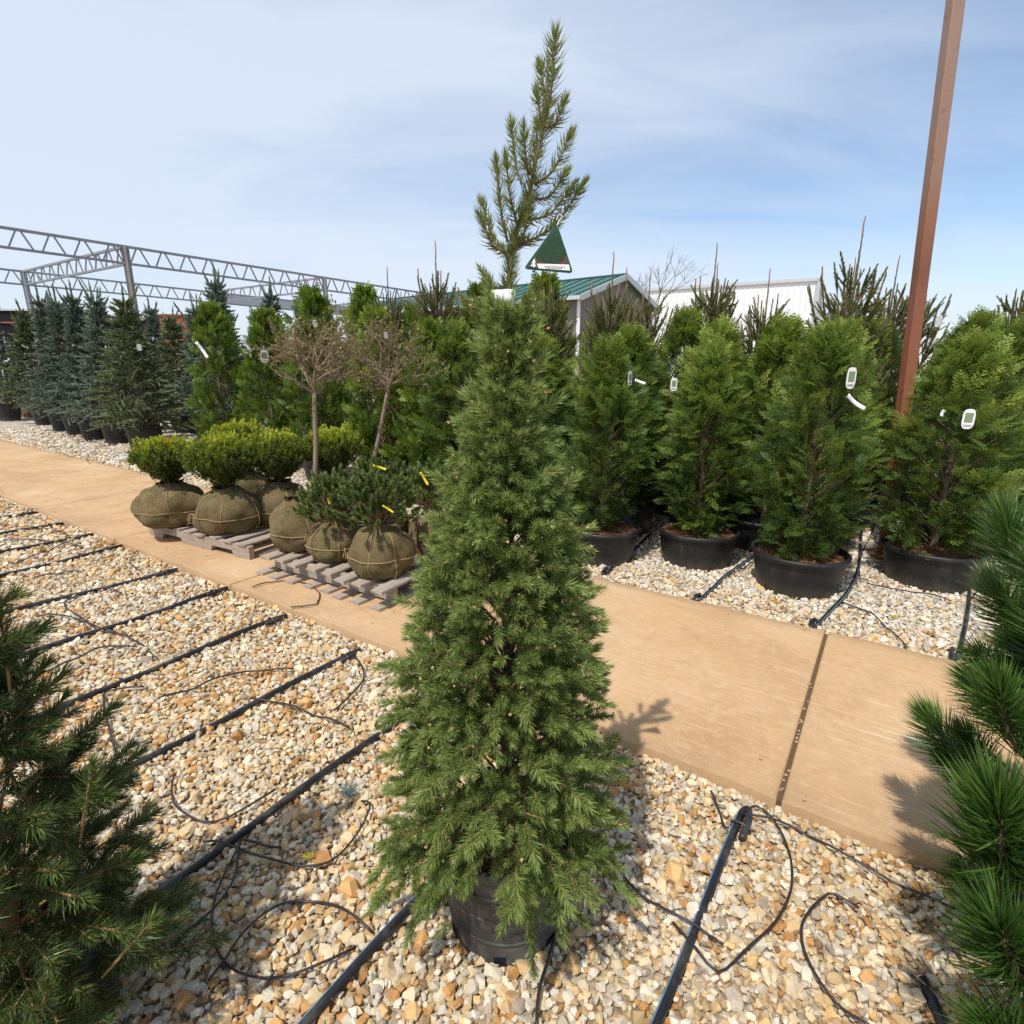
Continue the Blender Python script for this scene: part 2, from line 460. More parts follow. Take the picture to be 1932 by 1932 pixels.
def burlap():
    k = NT('green_brown_burlap')
    p = k.obj
    u = k.n('ShaderNodeTexWave', wave_type='BANDS', bands_direction='Z'); u.inputs['Scale'].default_value = 95; u.inputs['Distortion'].default_value = 2
    k.l(p, u.inputs[0])
    w = k.n('ShaderNodeTexWave', wave_type='BANDS', bands_direction='DIAGONAL'); w.inputs['Scale'].default_value = 80; w.inputs['Distortion'].default_value = 2
    k.l(p, w.inputs[0])
    weave = k.math('MULTIPLY', u.outputs['Fac'], w.outputs['Fac'])
    rnd = k.n('ShaderNodeObjectInfo').outputs['Random']
    pp = k.n('ShaderNodeVectorMath', operation='ADD'); k.l(p, pp.inputs[0])
    cb = k.n('ShaderNodeCombineXYZ'); k.l(k.math('MULTIPLY', rnd, 40), cb.inputs[0]); k.l(cb.outputs[0], pp.inputs[1])
    blot = k.noise(pp.outputs[0], 9, 7, 0.72)
    c = k.ramp(blot, [(0.3, (0.09, 0.075, 0.03)), (0.5, (0.2, 0.15, 0.07)), (0.7, (0.29, 0.2, 0.1))])
    c = k.mix(k.math('MULTIPLY', weave, 0.45), c, (0.5, 0.4, 0.24))
    c = k.mix(k.math('MULTIPLY', k.sstep(k.noise(pp.outputs[0], 3, 4, 0.6), 0.55, 0.7), 0.45), c, (0.15, 0.16, 0.06))
    k.set(c, 0.95, 0.1)
    k.bump(k.math('ADD', weave, k.math('MULTIPLY', k.noise(pp.outputs[0], 13, 6, 0.65, 0.6), 3.5)), 0.7, 0.02)
    return k.m
MAT['burlap'] = burlap()
MAT['twine'] = plain('sisal_twine', (0.36, 0.26, 0.13), 0.9, 0.3, 60, 0.1)
def wood():
    k = NT('weathered_grey_pallet_wood')
    p = k.obj
    g = k.noise(k.map(p, (1.2, 14, 14)), 6, 6, 0.7, 0.4)
    fine = k.noise(k.map(p, (2, 60, 60)), 8, 4, 0.7)
    c = k.ramp(g, [(0.3, (0.2, 0.165, 0.135)), (0.5, (0.36, 0.31, 0.26)), (0.72, (0.47, 0.41, 0.35))])
    c = k.mix(k.math('MULTIPLY', k.sstep(fine, 0.52, 0.72), 0.5), c, (0.13, 0.1, 0.08))
    rnd = k.n('ShaderNodeObjectInfo').outputs['Random']
    c = k.mix(k.math('MULTIPLY', rnd, 0.4), c, (0.36, 0.25, 0.17))
    k.set(c, 0.9, 0.15); k.bump(k.math('ADD', g, fine), 0.5, 0.004)
    return k.m
MAT['wood'] = wood()
def rust():
    k = NT('rusted_steel_post')
    p = k.obj
    z = k.n('ShaderNodeSeparateXYZ'); k.l(p, z.inputs[0])
    wob = k.math('ADD', z.outputs[2], k.math('MULTIPLY', k.noise(p, 2, 4, 0.6), 0.35))
    c = k.ramp(k.math('MULTIPLY', wob, 0.25), [(0.36, (0.3, 0.1, 0.05)), (0.5, (0.23, 0.075, 0.045)), (0.6, (0.13, 0.05, 0.036)), (0.69, (0.22, 0.1, 0.065)), (0.76, (0.25, 0.18, 0.14)), (0.95, (0.27, 0.22, 0.19))])  # rusty low, faded high; dark middle and sharp pale step paint a reflected sheen
    c = k.mix(k.math('MULTIPLY', k.noise(k.map(p, (3, 3, 0.4)), 22, 5, 0.7), 0.7), c, (0.36, 0.15, 0.08))
    c = k.mix(k.math('MULTIPLY', k.sstep(k.noise(p, 14, 6, 0.7), 0.55, 0.7), 0.5), c, (0.12, 0.05, 0.035))
    k.set(c, 0.6, 0.35); k.bump(k.noise(p, 90, 4, 0.6), 0.15, 0.003)
    return k.m
MAT['rust'] = rust()
MAT['steel'] = plain('galvanised_truss_steel', (0.3, 0.315, 0.34), 0.5, 0.25, 3, 0.5, 0.5)
MAT['steel_rust'] = plain('steel_with_rust_bloom', (0.27, 0.235, 0.23), 0.6, 0.35, 4, 0.4, 0.3)
MAT['white'] = plain('white_vinyl', (0.74, 0.75, 0.76), 0.5, 0.05)
MAT['black'] = plain('black_shade_cloth', (0.01, 0.01, 0.014), 0.8, 0.3, 3, 0.2)
MAT['whitetag'] = plain('white_plastic_tag', (0.82, 0.83, 0.84), 0.3, 0.04, 10, 0.5)
MAT['tagphoto'] = plain('tag_photo_green', (0.2, 0.28, 0.15), 0.3, 0.5, 70)
MAT['ink'] = plain('dark_grey_ink', (0.08, 0.085, 0.09), 0.4)
MAT['yellow'] = plain('yellow_plastic_ribbon', (0.8, 0.62, 0.02), 0.4)
MAT['orange'] = plain('orange_plastic_ribbon', (0.75, 0.16, 0.03), 0.4)
MAT['tagdark'] = plain('tag_dark_green_foliage', (0.018, 0.05, 0.018), 0.35, 0.5, 90)
MAT['tagborder'] = plain('tag_green_border', (0.012, 0.085, 0.05), 0.35)
MAT['tagbrown'] = plain('tag_brick_brown', (0.12, 0.045, 0.03), 0.4, 0.4, 60)
MAT['metal_grey'] = plain('grey_trim', (0.5, 0.51, 0.53), 0.5)
def siding(name, col, pitch=0.3, rough=0.55):
    k = NT(name)
    p = k.obj
    c = k.mix(k.noise(p, 0.4, 4, 0.6), tuple(x * 0.9 for x in col), col)
    k.set(c, rough, 0.4)
    return k.m
MAT['siding'] = siding('taupe_ribbed_siding', (0.2, 0.17, 0.155))
MAT['roofgreen'] = siding('green_metal_roof', (0.05, 0.135, 0.115), rough=0.55)
MAT['whitewall'] = siding('white_ribbed_siding', (0.78, 0.79, 0.8))
MAT['glass'] = plain('dark_window', (0.02, 0.02, 0.025), 0.1)
MAT['redwood'] = plain('red_brown_cedar', (0.3, 0.1, 0.05), 0.7, 0.3, 5)
MAT['drygrass'] = plain('dry_tan_grass', (0.4, 0.26, 0.14), 0.9, 0.3, 12)
MAT['blueneedle'] = foliage('cut_blue_needles', (0.09, 0.13, 0.14), (0.15, 0.21, 0.22), (0.25, 0.31, 0.31), 0.5, 0.1)
MAT['yellowneedle'] = foliage('yellow_needles', (0.3, 0.24, 0.03), (0.5, 0.4, 0.05), (0.65, 0.55, 0.1), 0.5, 0.2)

# ground polylines (metres)
TUBES={
 't1':[(-1.242, 1.736), (-1.21, 1.667), (-1.151, 1.593), (-1.075, 1.544), (-1.014, 1.53), (-0.949, 1.554), (-0.887, 1.605), (-0.844, 1.675)],
 't2':[(-0.977, 1.443), (-0.927, 1.45), (-0.863, 1.429), (-0.775, 1.392), (-0.696, 1.369), (-0.624, 1.361), (-0.561, 1.378), (-0.521, 1.419), (-0.494, 1.488), (-0.484, 1.553), (-0.486, 1.608), (-0.522, 1.623)],
 't3':[(-0.857, 1.426), (-0.854, 1.306), (-0.83, 1.22), (-0.793, 1.15), (-0.748, 1.096), (-0.682, 1.057), (-0.61, 1.039), (-0.555, 1.044), (-0.504, 1.061), (-0.454, 1.086), (-0.404, 1.121)],
 't4':[(-0.743, 1.033), (-0.73, 1.092), (-0.719, 1.142), (-0.698, 1.182), (-0.655, 1.227), (-0.6, 1.248), (-0.534, 1.245), (-0.463, 1.218), (-0.406, 1.183), (-0.37, 1.162)],
 't5':[(-0.721, 1.424), (-0.797, 1.442), (-0.861, 1.455), (-0.857, 1.425), (-0.833, 1.368), (-0.817, 1.292), (-0.826, 1.22), (-0.85, 1.178), (-0.883, 1.154)],
 't6':[(-2.864, 3.08), (-2.753, 3.097), (-2.456, 2.978), (-2.209, 2.852), (-2.004, 2.735), (-1.84, 2.591)],
 't7':[(-2.589, 3.431), (-2.75, 3.507), (-2.847, 3.408), (-2.853, 3.298), (-2.773, 3.195), (-2.591, 3.068), (-2.341, 2.892), (-2.244, 2.865)],
 't8':[(-2.28, 2.443), (-2.247, 2.61), (-2.144, 2.721), (-2.005, 2.697)],
 't9':[(-1.725, 2.318), (-1.855, 2.303), (-1.886, 2.278), (-1.835, 2.206), (-1.754, 2.105), (-1.575, 1.898), (-1.508, 1.819)],
 't10':[(-1.604, 2.226), (-1.526, 2.291), (-1.421, 2.399), (-1.287, 2.474), (-1.086, 2.486)],
 't11':[(-1.188, 2.23), (-1.066, 2.213), (-0.916, 2.146), (-0.796, 2.089), (-0.682, 2.036)],
 't12':[(-0.887, 2.719), (-0.757, 2.519), (-0.717, 2.384), (-0.753, 2.21), (-0.782, 2.15)],
 'r1':[(0.808, 1.571), (0.834, 1.599), (0.866, 1.59), (0.885, 1.535), (0.884, 1.459), (0.869, 1.389), (0.827, 1.302), (0.77, 1.23), (0.701, 1.17), (0.61, 1.113), (0.526, 1.064), (0.489, 1.113), (0.445, 1.186)],
 'r2':[(0.786, 1.571), (0.857, 1.553), (0.94, 1.518), (1.012, 1.444), (1.086, 1.368), (1.145, 1.311), (1.204, 1.271), (1.249, 1.227)],
 'r3':[(0.982, 1.231), (0.947, 1.26), (0.92, 1.276), (0.86, 1.243), (0.811, 1.2), (0.783, 1.159), (0.768, 1.114), (0.766, 1.062), (0.776, 1.014), (0.797, 0.977), (0.815, 0.957), (0.833, 0.938)],
 'r4':[(0.281, 1.416), (0.323, 1.356), (0.351, 1.307), (0.396, 1.26), (0.445, 1.216), (0.495, 1.186), (0.533, 1.163), (0.561, 1.129)],
 'r5':[(0.718, 1.676), (0.719, 1.627), (0.711, 1.543), (0.716, 1.508)],
 'pp':[(0.144, 1.191), (0.106, 1.11), (0.079, 1.037), (0.067, 0.987), (0.063, 0.937)],
 'l1':[(-4.797, 5.216), (-4.947, 5.424), (-5.002, 5.592), (-4.95, 5.612)],
 'l2':[(-4.511, 4.872), (-4.421, 4.919), (-4.215, 4.878), (-4.084, 4.821), (-3.964, 4.737)],
 'l3':[(-4.231, 4.365), (-4.317, 4.58), (-4.17, 4.569), (-3.989, 4.546), (-3.791, 4.498), (-3.549, 4.377)],
 'l4':[(-3.79, 3.951), (-3.772, 4.186), (-3.771, 4.373), (-3.805, 4.589)],
 'l5':[(-3.056, 4.312), (-2.941, 4.046), (-2.879, 3.964), (-2.733, 3.848)],
 'l6':[(-3.4, 3.687), (-3.303, 3.783), (-3.164, 3.842)],
}
PTUBES={
 'a':[(-6.261, 8.165), (-6.491, 8.41), (-6.736, 8.762), (-7.075, 9.349), (-7.478, 10.139)],
 'b':[(-7.106, 8.816), (-6.951, 8.869)],
 'c':[(-7.969, 9.534), (-8.146, 9.754), (-8.144, 10.114)],
 'd':[(-1.726, 3.456), (-1.671, 3.535), (-1.545, 3.586), (-1.405, 3.539), (-1.295, 3.431), (-1.242, 3.343), (-1.216, 3.231), (-1.22, 3.177), (-1.352, 3.149)],
}
BTUBES={
 'a':[(1.155, 5.261), (1.116, 4.847), (0.972, 4.357), (0.825, 4.059)],
 'b':[(2.043, 4.251), (1.748, 3.965), (1.577, 3.809)],
 'c':[(2.141, 3.336), (2.222, 3.206), (2.191, 2.924), (2.158, 2.749)],
 'd':[(2.513, 3.679), (2.615, 3.568), (2.776, 3.506), (2.886, 3.385)],
 'e':[(3.05, 3.427), (3.256, 3.599), (3.379, 3.623), (3.427, 3.558)],
 'f':[(2.546, 3.823), (2.822, 4.263), (3.477, 5.131), (3.647, 5.4)],
}
BPIPES={
 'a':[(1.264, 4.849), (0.992, 4.358), (0.698, 3.872)],
 'b':[(2.118, 4.376), (1.909, 4.219), (1.595, 3.859), (1.386, 3.574), (1.23, 3.384)],
 'c':[(3.604, 5.494), (2.887, 4.388), (2.589, 3.925), (2.268, 3.499), (1.997, 3.222), (1.794, 3.014)],
 'd':[(4.178, 4.901), (3.717, 4.277), (3.142, 3.554), (2.685, 3.024), (2.355, 2.645)],
}

# ------------------------------------------------------------------ ground
b = Buf()
b.add([(-900, -60, -0.05), (900, -60, -0.05), (900, 1500, -0.05), (-900, 1500, -0.05)], [(0, 1, 2, 3)])
tag(b.obj('ground', MAT['farground']), kind='structure')
N0, N1 = 1.865, 3.405                                   # the two edges of the walkway
def sheet(name, t0, t1, n0, n1, z, m):
    b = Buf()
    b.add([TN(t0, n0, z), TN(t1, n0, z), TN(t1, n1, z), TN(t0, n1, z)], [(0, 1, 2, 3)])
    return tag(b.obj(name, m), kind='structure')
sheet('gravel_bed', -24, 8, -3.0, N0 - 0.002, -0.008, MAT['gravel_base'])
sheet('gravel_bed', -30, 14, N1 + 0.002, 10.5, -0.008, MAT['gravel_pale'])

# ------------------------------------------------------------------ concrete walkway, slab by slab
joints = [-20.2, -18.4, -16.6, -14.8, -12.95, -11.1, -9.25, -7.2, -5.36, -3.57, -1.85, -0.13, 1.66, 3.45, 5.2]
walk = tag(bpy.data.objects.new('walkway', None), kind='structure'); link(walk)
ROT = np.array([[cos(DA), sin(DA), 0], [-sin(DA), cos(DA), 0], [0, 0, 1]])    # local x along t, y along n
for i in range(len(joints) - 1):
    g = 0.009
    t0, t1 = joints[i] + g, joints[i + 1] - g
    w = N1 - N0
    b = Buf(); e = 0.012
    nx, ny = 24, 20
    # top with a rounded arris and a slightly worn outline
    xs = np.concatenate([[0, e * 0.3, e], np.linspace(e, t1 - t0 - e, nx)[1:-1], [t1 - t0 - e, t1 - t0 - e * 0.3, t1 - t0]])
    ys = np.concatenate([[0, e * 0.3, e], np.linspace(e, w - e, ny)[1:-1], [w - e, w - e * 0.3, w]])
    X, Y = np.meshgrid(xs, ys, indexing='ij')
    dx = np.minimum(X, t1 - t0 - X); dy = np.minimum(Y, w - Y); d = np.minimum(dx, dy)
    Z = -0.008 * np.clip(1 - d / e, 0, 1) ** 2
    Z += 0.0012 * np.sin(X * 5 + i) * np.cos(Y * 4)
    wob = 0.004 * np.sin(X * 9 + i * 2) + 0.003 * np.sin(X * 23 + i)
    Y = Y + np.where(Y < 0.02, wob, 0) + np.where(Y > w - 0.02, -wob, 0)
    V = np.stack([X, Y, Z], -1).reshape(-1, 3)
    a, c = X.shape
    I = np.arange(a * c).reshape(a, c)
    Q = np.stack([I[:-1, :-1], I[1:, :-1], I[1:, 1:], I[:-1, 1:]], -1).reshape(-1, 4)
    ring = np.concatenate([I[:, 0], I[-1, 1:], I[::-1, -1][1:], I[0, ::-1][1:-1]])
    low = V[ring] - np.array([0, 0, 0.1]); k = len(ring); j = np.arange(k); j2 = (j + 1) % k
    b.add(np.vstack([V, low]), np.vstack([Q, np.stack([ring[j], len(V) + j, len(V) + j2, ring[j2]], -1)]))
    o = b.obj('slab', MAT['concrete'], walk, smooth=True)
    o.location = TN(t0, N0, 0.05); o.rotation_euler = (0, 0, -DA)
b = Buf()
for t in joints:
    p = TN(t, (N0 + N1) / 2, 0.012)
    box(b, p, (0.03, N1 - N0 - 0.02, 0.04), -DA)
b.obj('joint_filler', MAT['joint'], walk)

# ------------------------------------------------------------------ loose gravel
def gravel_nodes():
    g = bpy.data.node_groups.new('gravel_stones', 'GeometryNodeTree')
    g.interface.new_socket('Geometry', in_out='INPUT', socket_type='NodeSocketGeometry')
    g.interface.new_socket('Geometry', in_out='OUTPUT', socket_type='NodeSocketGeometry')
    N = g.nodes.new; L = g.links.new
    gi, go = N('NodeGroupInput'), N('NodeGroupOutput')
    join = N('GeometryNodeJoinGeometry')
    for k in range(14):
        pts = N('GeometryNodePoints'); pts.inputs['Count'].default_value = 15 + (k % 6)
        rv = N('FunctionNodeRandomValue'); rv.data_type = 'FLOAT_VECTOR'
        rv.inputs[0].default_value = (-1, -1, -1); rv.inputs[1].default_value = (1, 1, 1)
        rv.inputs['Seed'].default_value = 11 + k
        nv = N('ShaderNodeVectorMath'); nv.operation = 'NORMALIZE'
        L(rv.outputs[0], nv.inputs[0]); L(nv.outputs[0], pts.inputs['Position'])
        h = N('GeometryNodeConvexHull'); L(pts.outputs[0], h.inputs[0])
        sm = N('GeometryNodeSetMaterial'); sm.inputs['Material'].default_value = MAT['stone']; L(h.outputs[0], sm.inputs[0])
        gi2 = N('GeometryNodeGeometryToInstance'); L(sm.outputs[0], gi2.inputs[0])
        L(gi2.outputs[0], join.inputs[0])
    iop = N('GeometryNodeInstanceOnPoints')
    L(gi.outputs[0], iop.inputs['Points']); L(join.outputs[0], iop.inputs['Instance'])
    iop.inputs['Pick Instance'].default_value = True
    def na(name, typ):
        n = N('GeometryNodeInputNamedAttribute'); n.data_type = typ; n.inputs['Name'].default_value = name
        return n.outputs['Attribute']
    L(na('idx', 'INT'), iop.inputs['Instance Index'])
    er = N('FunctionNodeEulerToRotation'); L(na('rot', 'FLOAT_VECTOR'), er.inputs[0]); L(er.outputs[0], iop.inputs['Rotation'])
    L(na('scl', 'FLOAT_VECTOR'), iop.inputs['Scale'])
    L(iop.outputs[0], go.inputs[0])
    return g
GN = gravel_nodes()
WARM = np.array([(.74, .58, .36), (.78, .66, .46), (.76, .69, .55), (.62, .45, .25), (.55, .3, .11), (.66, .58, .47), (.5, .42, .32), (.7, .48, .23), (.38, .24, .13), (.8, .73, .6)])
WP = np.array([.2, .2, .15, .13, .06, .1, .05, .07, .02, .02]); WP /= WP.sum()
COOL = np.array([(.74, .7, .63), (.8, .77, .72), (.68, .6, .48), (.62, .58, .53), (.6, .45, .27), (.5, .47, .44), (.82, .79, .74)])
CP = np.array([.25, .2, .18, .15, .07, .07, .08]); CP /= CP.sum()
def in_view(P, pad=0.22):
    q = P - np.array([0, 0, CAM_H])
    z = q @ np.array(fw); x = (q @ np.array(rt)) / np.maximum(z, 0.05) * 1050 / 966; y = (q @ np.array(up)) / np.maximum(z, 0.05) * 1050 / 966
    return (z > 0.2) & (np.abs(x) < 1 + pad) & (y > -1 - pad) & (y < 1)
def patchy(P, s, ph):
    x, y = P[:, 0] * s + ph, P[:, 1] * s - ph
    return (np.sin(1.7 * x + 1.3 * np.sin(1.1 * y)) + np.sin(2.3 * y + 1.7 * np.sin(0.9 * x)) + 0.5 * np.sin(5.1 * x + 3.3 * y)) / 2.5
def gravel(name, label, t0, t1, n0, n1, pal, warm_edge=None):
    Ps, Sc = [], []
    for d0, d1, sp in ((0, 3.0, 0.0178), (3.0, 5.2, 0.0225), (5.2, 9.0, 0.034), (9.0, 20, 0.06)):
        T, Nn = np.meshgrid(np.arange(t0, t1, sp), np.arange(n0, n1, sp), indexing='ij')
        T = T.ravel() + rng.uniform(-.5, .5, T.size) * sp; Nn = Nn.ravel() + rng.uniform(-.5, .5, Nn.size) * sp
        Nn = np.clip(Nn, n0 + 0.004, n1 - 0.004)
        P = np.outer(T, DT) + np.outer(Nn, DN)
        dist = np.hypot(P[:, 0], P[:, 1])
        P = np.column_stack([P, np.zeros(len(P))])
        ok = (dist >= d0) & (dist < d1); ok[ok] &= in_view(P[ok])
        P = P[ok]
        s = np.exp(rng.normal(0, 0.3, len(P))) * (0.0112 if sp < 0.02 else 0.0128 if sp < .03 else sp * 0.52)
        Ps.append(P); Sc.append(np.minimum(s, 0.034))
    P = np.vstack(Ps); s = np.concatenate(Sc); n = len(P)
    P[:, 2] = rng.uniform(-0.004, 0.007, n) + np.clip(s - 0.014, 0, 1) * 0.35
    S = np.column_stack([s * rng.uniform(1.0, 1.4, n), s * rng.uniform(0.8, 1.1, n), s * rng.uniform(0.65, 1.0, n)])
    R = np.column_stack([rng.normal(0, 0.45, n), rng.normal(0, 0.45, n), rng.uniform(0, 2 * pi, n)])
    if pal == 'warm':
        col = WARM[rng.choice(len(WARM), n, p=WP)]
        w = np.clip(patchy(P, 2.2, 1.0) * 0.6 + 0.25, 0, 1)
        orange = (rng.random(n) < 0.28 * w)
        col = np.where(orange[:, None], np.array([.6, .36, .15]) * rng.uniform(.85, 1.25, (n, 1)), col)
        pale = (rng.random(n) < 0.3 * np.clip(-patchy(P, 1.7, 3.0), 0, 1))
        col = np.where(pale[:, None], np.array([.77, .7, .58]), col)
    else:
        col = COOL[rng.choice(len(COOL), n, p=CP)] * np.array([1, .97, .92])
        nn = P[:, 0] * DN[0] + P[:, 1] * DN[1]
        e = np.clip(1 - (nn - n0) / 0.5, 0, 1) * 0.75 + .22
        pick = rng.random(n) < e
        col = np.where(pick[:, None], WARM[rng.choice(len(WARM), n, p=WP)], col)
    col = np.clip(col ** 1.12 * rng.uniform(0.62, 0.98, (n, 1)), 0, 0.8)
    me = bpy.data.meshes.new(name)
    me.vertices.add(n); me.vertices.foreach_set('co', P.astype(np.float32).ravel())
    def att(nm, typ, arr, f='value'):
        a = me.attributes.new(nm, typ, 'POINT'); a.data.foreach_set(f, np.ascontiguousarray(arr).ravel())
    att('rot', 'FLOAT_VECTOR', R.astype(np.float32), 'vector')
    att('scl', 'FLOAT_VECTOR', S.astype(np.float32), 'vector')
    att('idx', 'INT', rng.integers(0, 14, n).astype(np.int32))
    att('col', 'FLOAT_COLOR', np.column_stack([col, np.ones(n)]).astype(np.float32), 'color')
    me.update()
    me.materials.append(MAT['stone'])
    o = put(name, me)
    m = o.modifiers.new('stones', 'NODES'); m.node_group = GN
    return tag(o, label, 'gravel', kind='stuff')
gravel('gravel_stones', 'loose tan and orange crushed stone in the near bed before the walkway', -16, 3.6, -1.2, N0, 'warm')
gravel('gravel_stones', 'loose white and cream crushed stone under the potted trees beyond the walkway', -17, 3.6, N1, 6.2, 'cool')
# a few pebbles lying in the slab joint
b = Buf()
k = NT('joint_pebbles'); k.set((0.4, 0.31, 0.21), 0.8)
for q in range(16):
    c = TN(-0.13 + random.uniform(-.006, .006), random.uniform(N0, N1 - 0.5), 0.036)
    r = random.uniform(0.005, 0.009)
    V = nrm(rng.normal(size=(6, 3))) * r
    V = np.array([(1, 0, 0), (-1, 0, 0), (0, 1, 0), (0, -1, 0), (0, 0, 1), (0, 0, -1)]) * r * rng.uniform(.7, 1.2, (6, 1))
    b.add(V + np.array(c), None, [(0, 2, 4), (2, 1, 4), (1, 3, 4), (3, 0, 4), (2, 0, 5), (1, 2, 5), (3, 1, 5), (0, 3, 5)])
tag(b.obj('joint_pebbles', k.m, walk), kind='stuff')

# stray pebbles kicked onto the slabs
b = Buf()
for q in range(70):
    e_ = rng.random() < .7
    c = TN(rng.uniform(-9, 1.6), (N0 + abs(rng.normal(0, .09)) + .01 if rng.random() < .5 else N1 - abs(rng.normal(0, .09)) - .01) if e_ else rng.uniform(N0 + .1, N1 - .1), .056)
    V = np.array([(1, 0, 0), (-1, 0, 0), (0, 1, 0), (0, -1, 0), (0, 0, .7), (0, 0, -.7)]) * rng.uniform(.004, .011) * rng.uniform(.7, 1.2, (6, 1))
    b.add(V + np.array(c), None, [(0, 2, 4), (2, 1, 4), (1, 3, 4), (3, 0, 4), (2, 0, 5), (1, 2, 5), (3, 1, 5), (0, 3, 5)])
tag(b.obj('stray_pebbles', k.m, walk), kind='stuff')
# fallen needles and bits of bark on the near gravel
n = 900
P = np.column_stack([rng.uniform(-2.2, 1.5, n), rng.uniform(.8, 2.6, n), rng.uniform(.014, .02, n)])
P = P[(P[:, :2] @ DN < N0 - .02)]; n = len(P)
b = Buf()
inst(b, (np.array([(-.5, 0, 0), (.5, 0, 0), (.4, 0, 1.), (-.4, 0, 1.)]), np.array([(0, 1, 2, 3)]), np.zeros((0, 3), int), np.full(4, .5)),
     frames(nrm(np.column_stack([rng.normal(size=(n, 2)), rng.normal(0, .12, n)]))), P, np.column_stack([np.full(n, .0017), np.full(n, .0017), rng.uniform(.015, .045, n)]))
tag(b.obj('needle_litter', MAT['twig']), 'scattered fallen brown needles on the near gravel', 'litter', kind='stuff')

# ------------------------------------------------------------------ foliage templates
def needles(L, n, nl, nw, tilt0, tilt1, curve=0.25, seg=2, start=0.06, flat=0.0, tintj=0.25, tiptint=0.25, shape=None):
    """needles round a shoot that runs from the origin up +z; tilt in degrees off the shoot, base to tip"""
    s = np.sort(rng.uniform(start, 1, n)) ** 0.9
    az = np.arange(n) * 2.39996 + rng.normal(0, 0.35, n)
    til = np.radians(tilt0 + (tilt1 - tilt0) * s ** 1.5 + rng.normal(0, 9, n))
    ln = nl * rng.uniform(0.75, 1.12, n) * (1 - 0.25 * s ** 4)
    if shape is not None: ln = ln * shape(s)
    rad = np.column_stack([np.cos(az), np.sin(az) * (1 - flat), np.zeros(n)])
    d = rad * np.sin(til)[:, None] + np.array([0, 0, 1.]) * np.cos(til)[:, None]
    base = np.column_stack([np.zeros(n), np.zeros(n), s * L])
    side = nrm(np.cross(d, nrm(rng.normal(size=(n, 3))))) * (nw / 2)
    bend = np.array([0, 0, 1.]) * (curve * ln)[:, None]
    tip = base + d * ln[:, None] + bend * 0.8
    t0 = np.clip(0.42 + rng.normal(0, tintj, n) * 0.5 + tiptint * (s - 0.5), 0, 1)
    if seg == 1:
        V = np.stack([base - side, base + side, tip], 1).reshape(-1, 3)
        T = (np.arange(n) * 3)[:, None] + np.array([[0, 1, 2]])
        return V, np.zeros((0, 4), int), T, np.repeat(t0, 3)
    mid = base + d * (ln * 0.55)[:, None] + bend * 0.12
    V = np.stack([base - side * .8, base + side * .8, mid + side, mid - side, tip], 1).reshape(-1, 3)
    o = (np.arange(n) * 5)[:, None]
    return V, o + np.array([[0, 1, 2, 3]]), o + np.array([[3, 2, 4]]), np.repeat(t0, 5)
def stick(L, r0, r1=None, sides=4, tint=0.5):
    b = Buf(); tube(b, [(0, 0, 0), (0, 0, L * 0.5), (0, 0, L)], [r0, (r0 + (r1 or r0)) / 2, r1 or r0], sides, tint, cap=True)
    return b.V[0], b.Q[0], b.T[0], b.A[0]
def merge(*tms):
    V, Q, T, A, n = [], [], [], [], 0
    for v, q, t, a in tms:
        V.append(v); Q.append(np.asarray(q).reshape(-1, 4) + n); T.append(np.asarray(t).reshape(-1, 3) + n); A.append(a); n += len(v)
    return np.vstack(V), np.vstack(Q), np.vstack(T), np.concatenate(A)

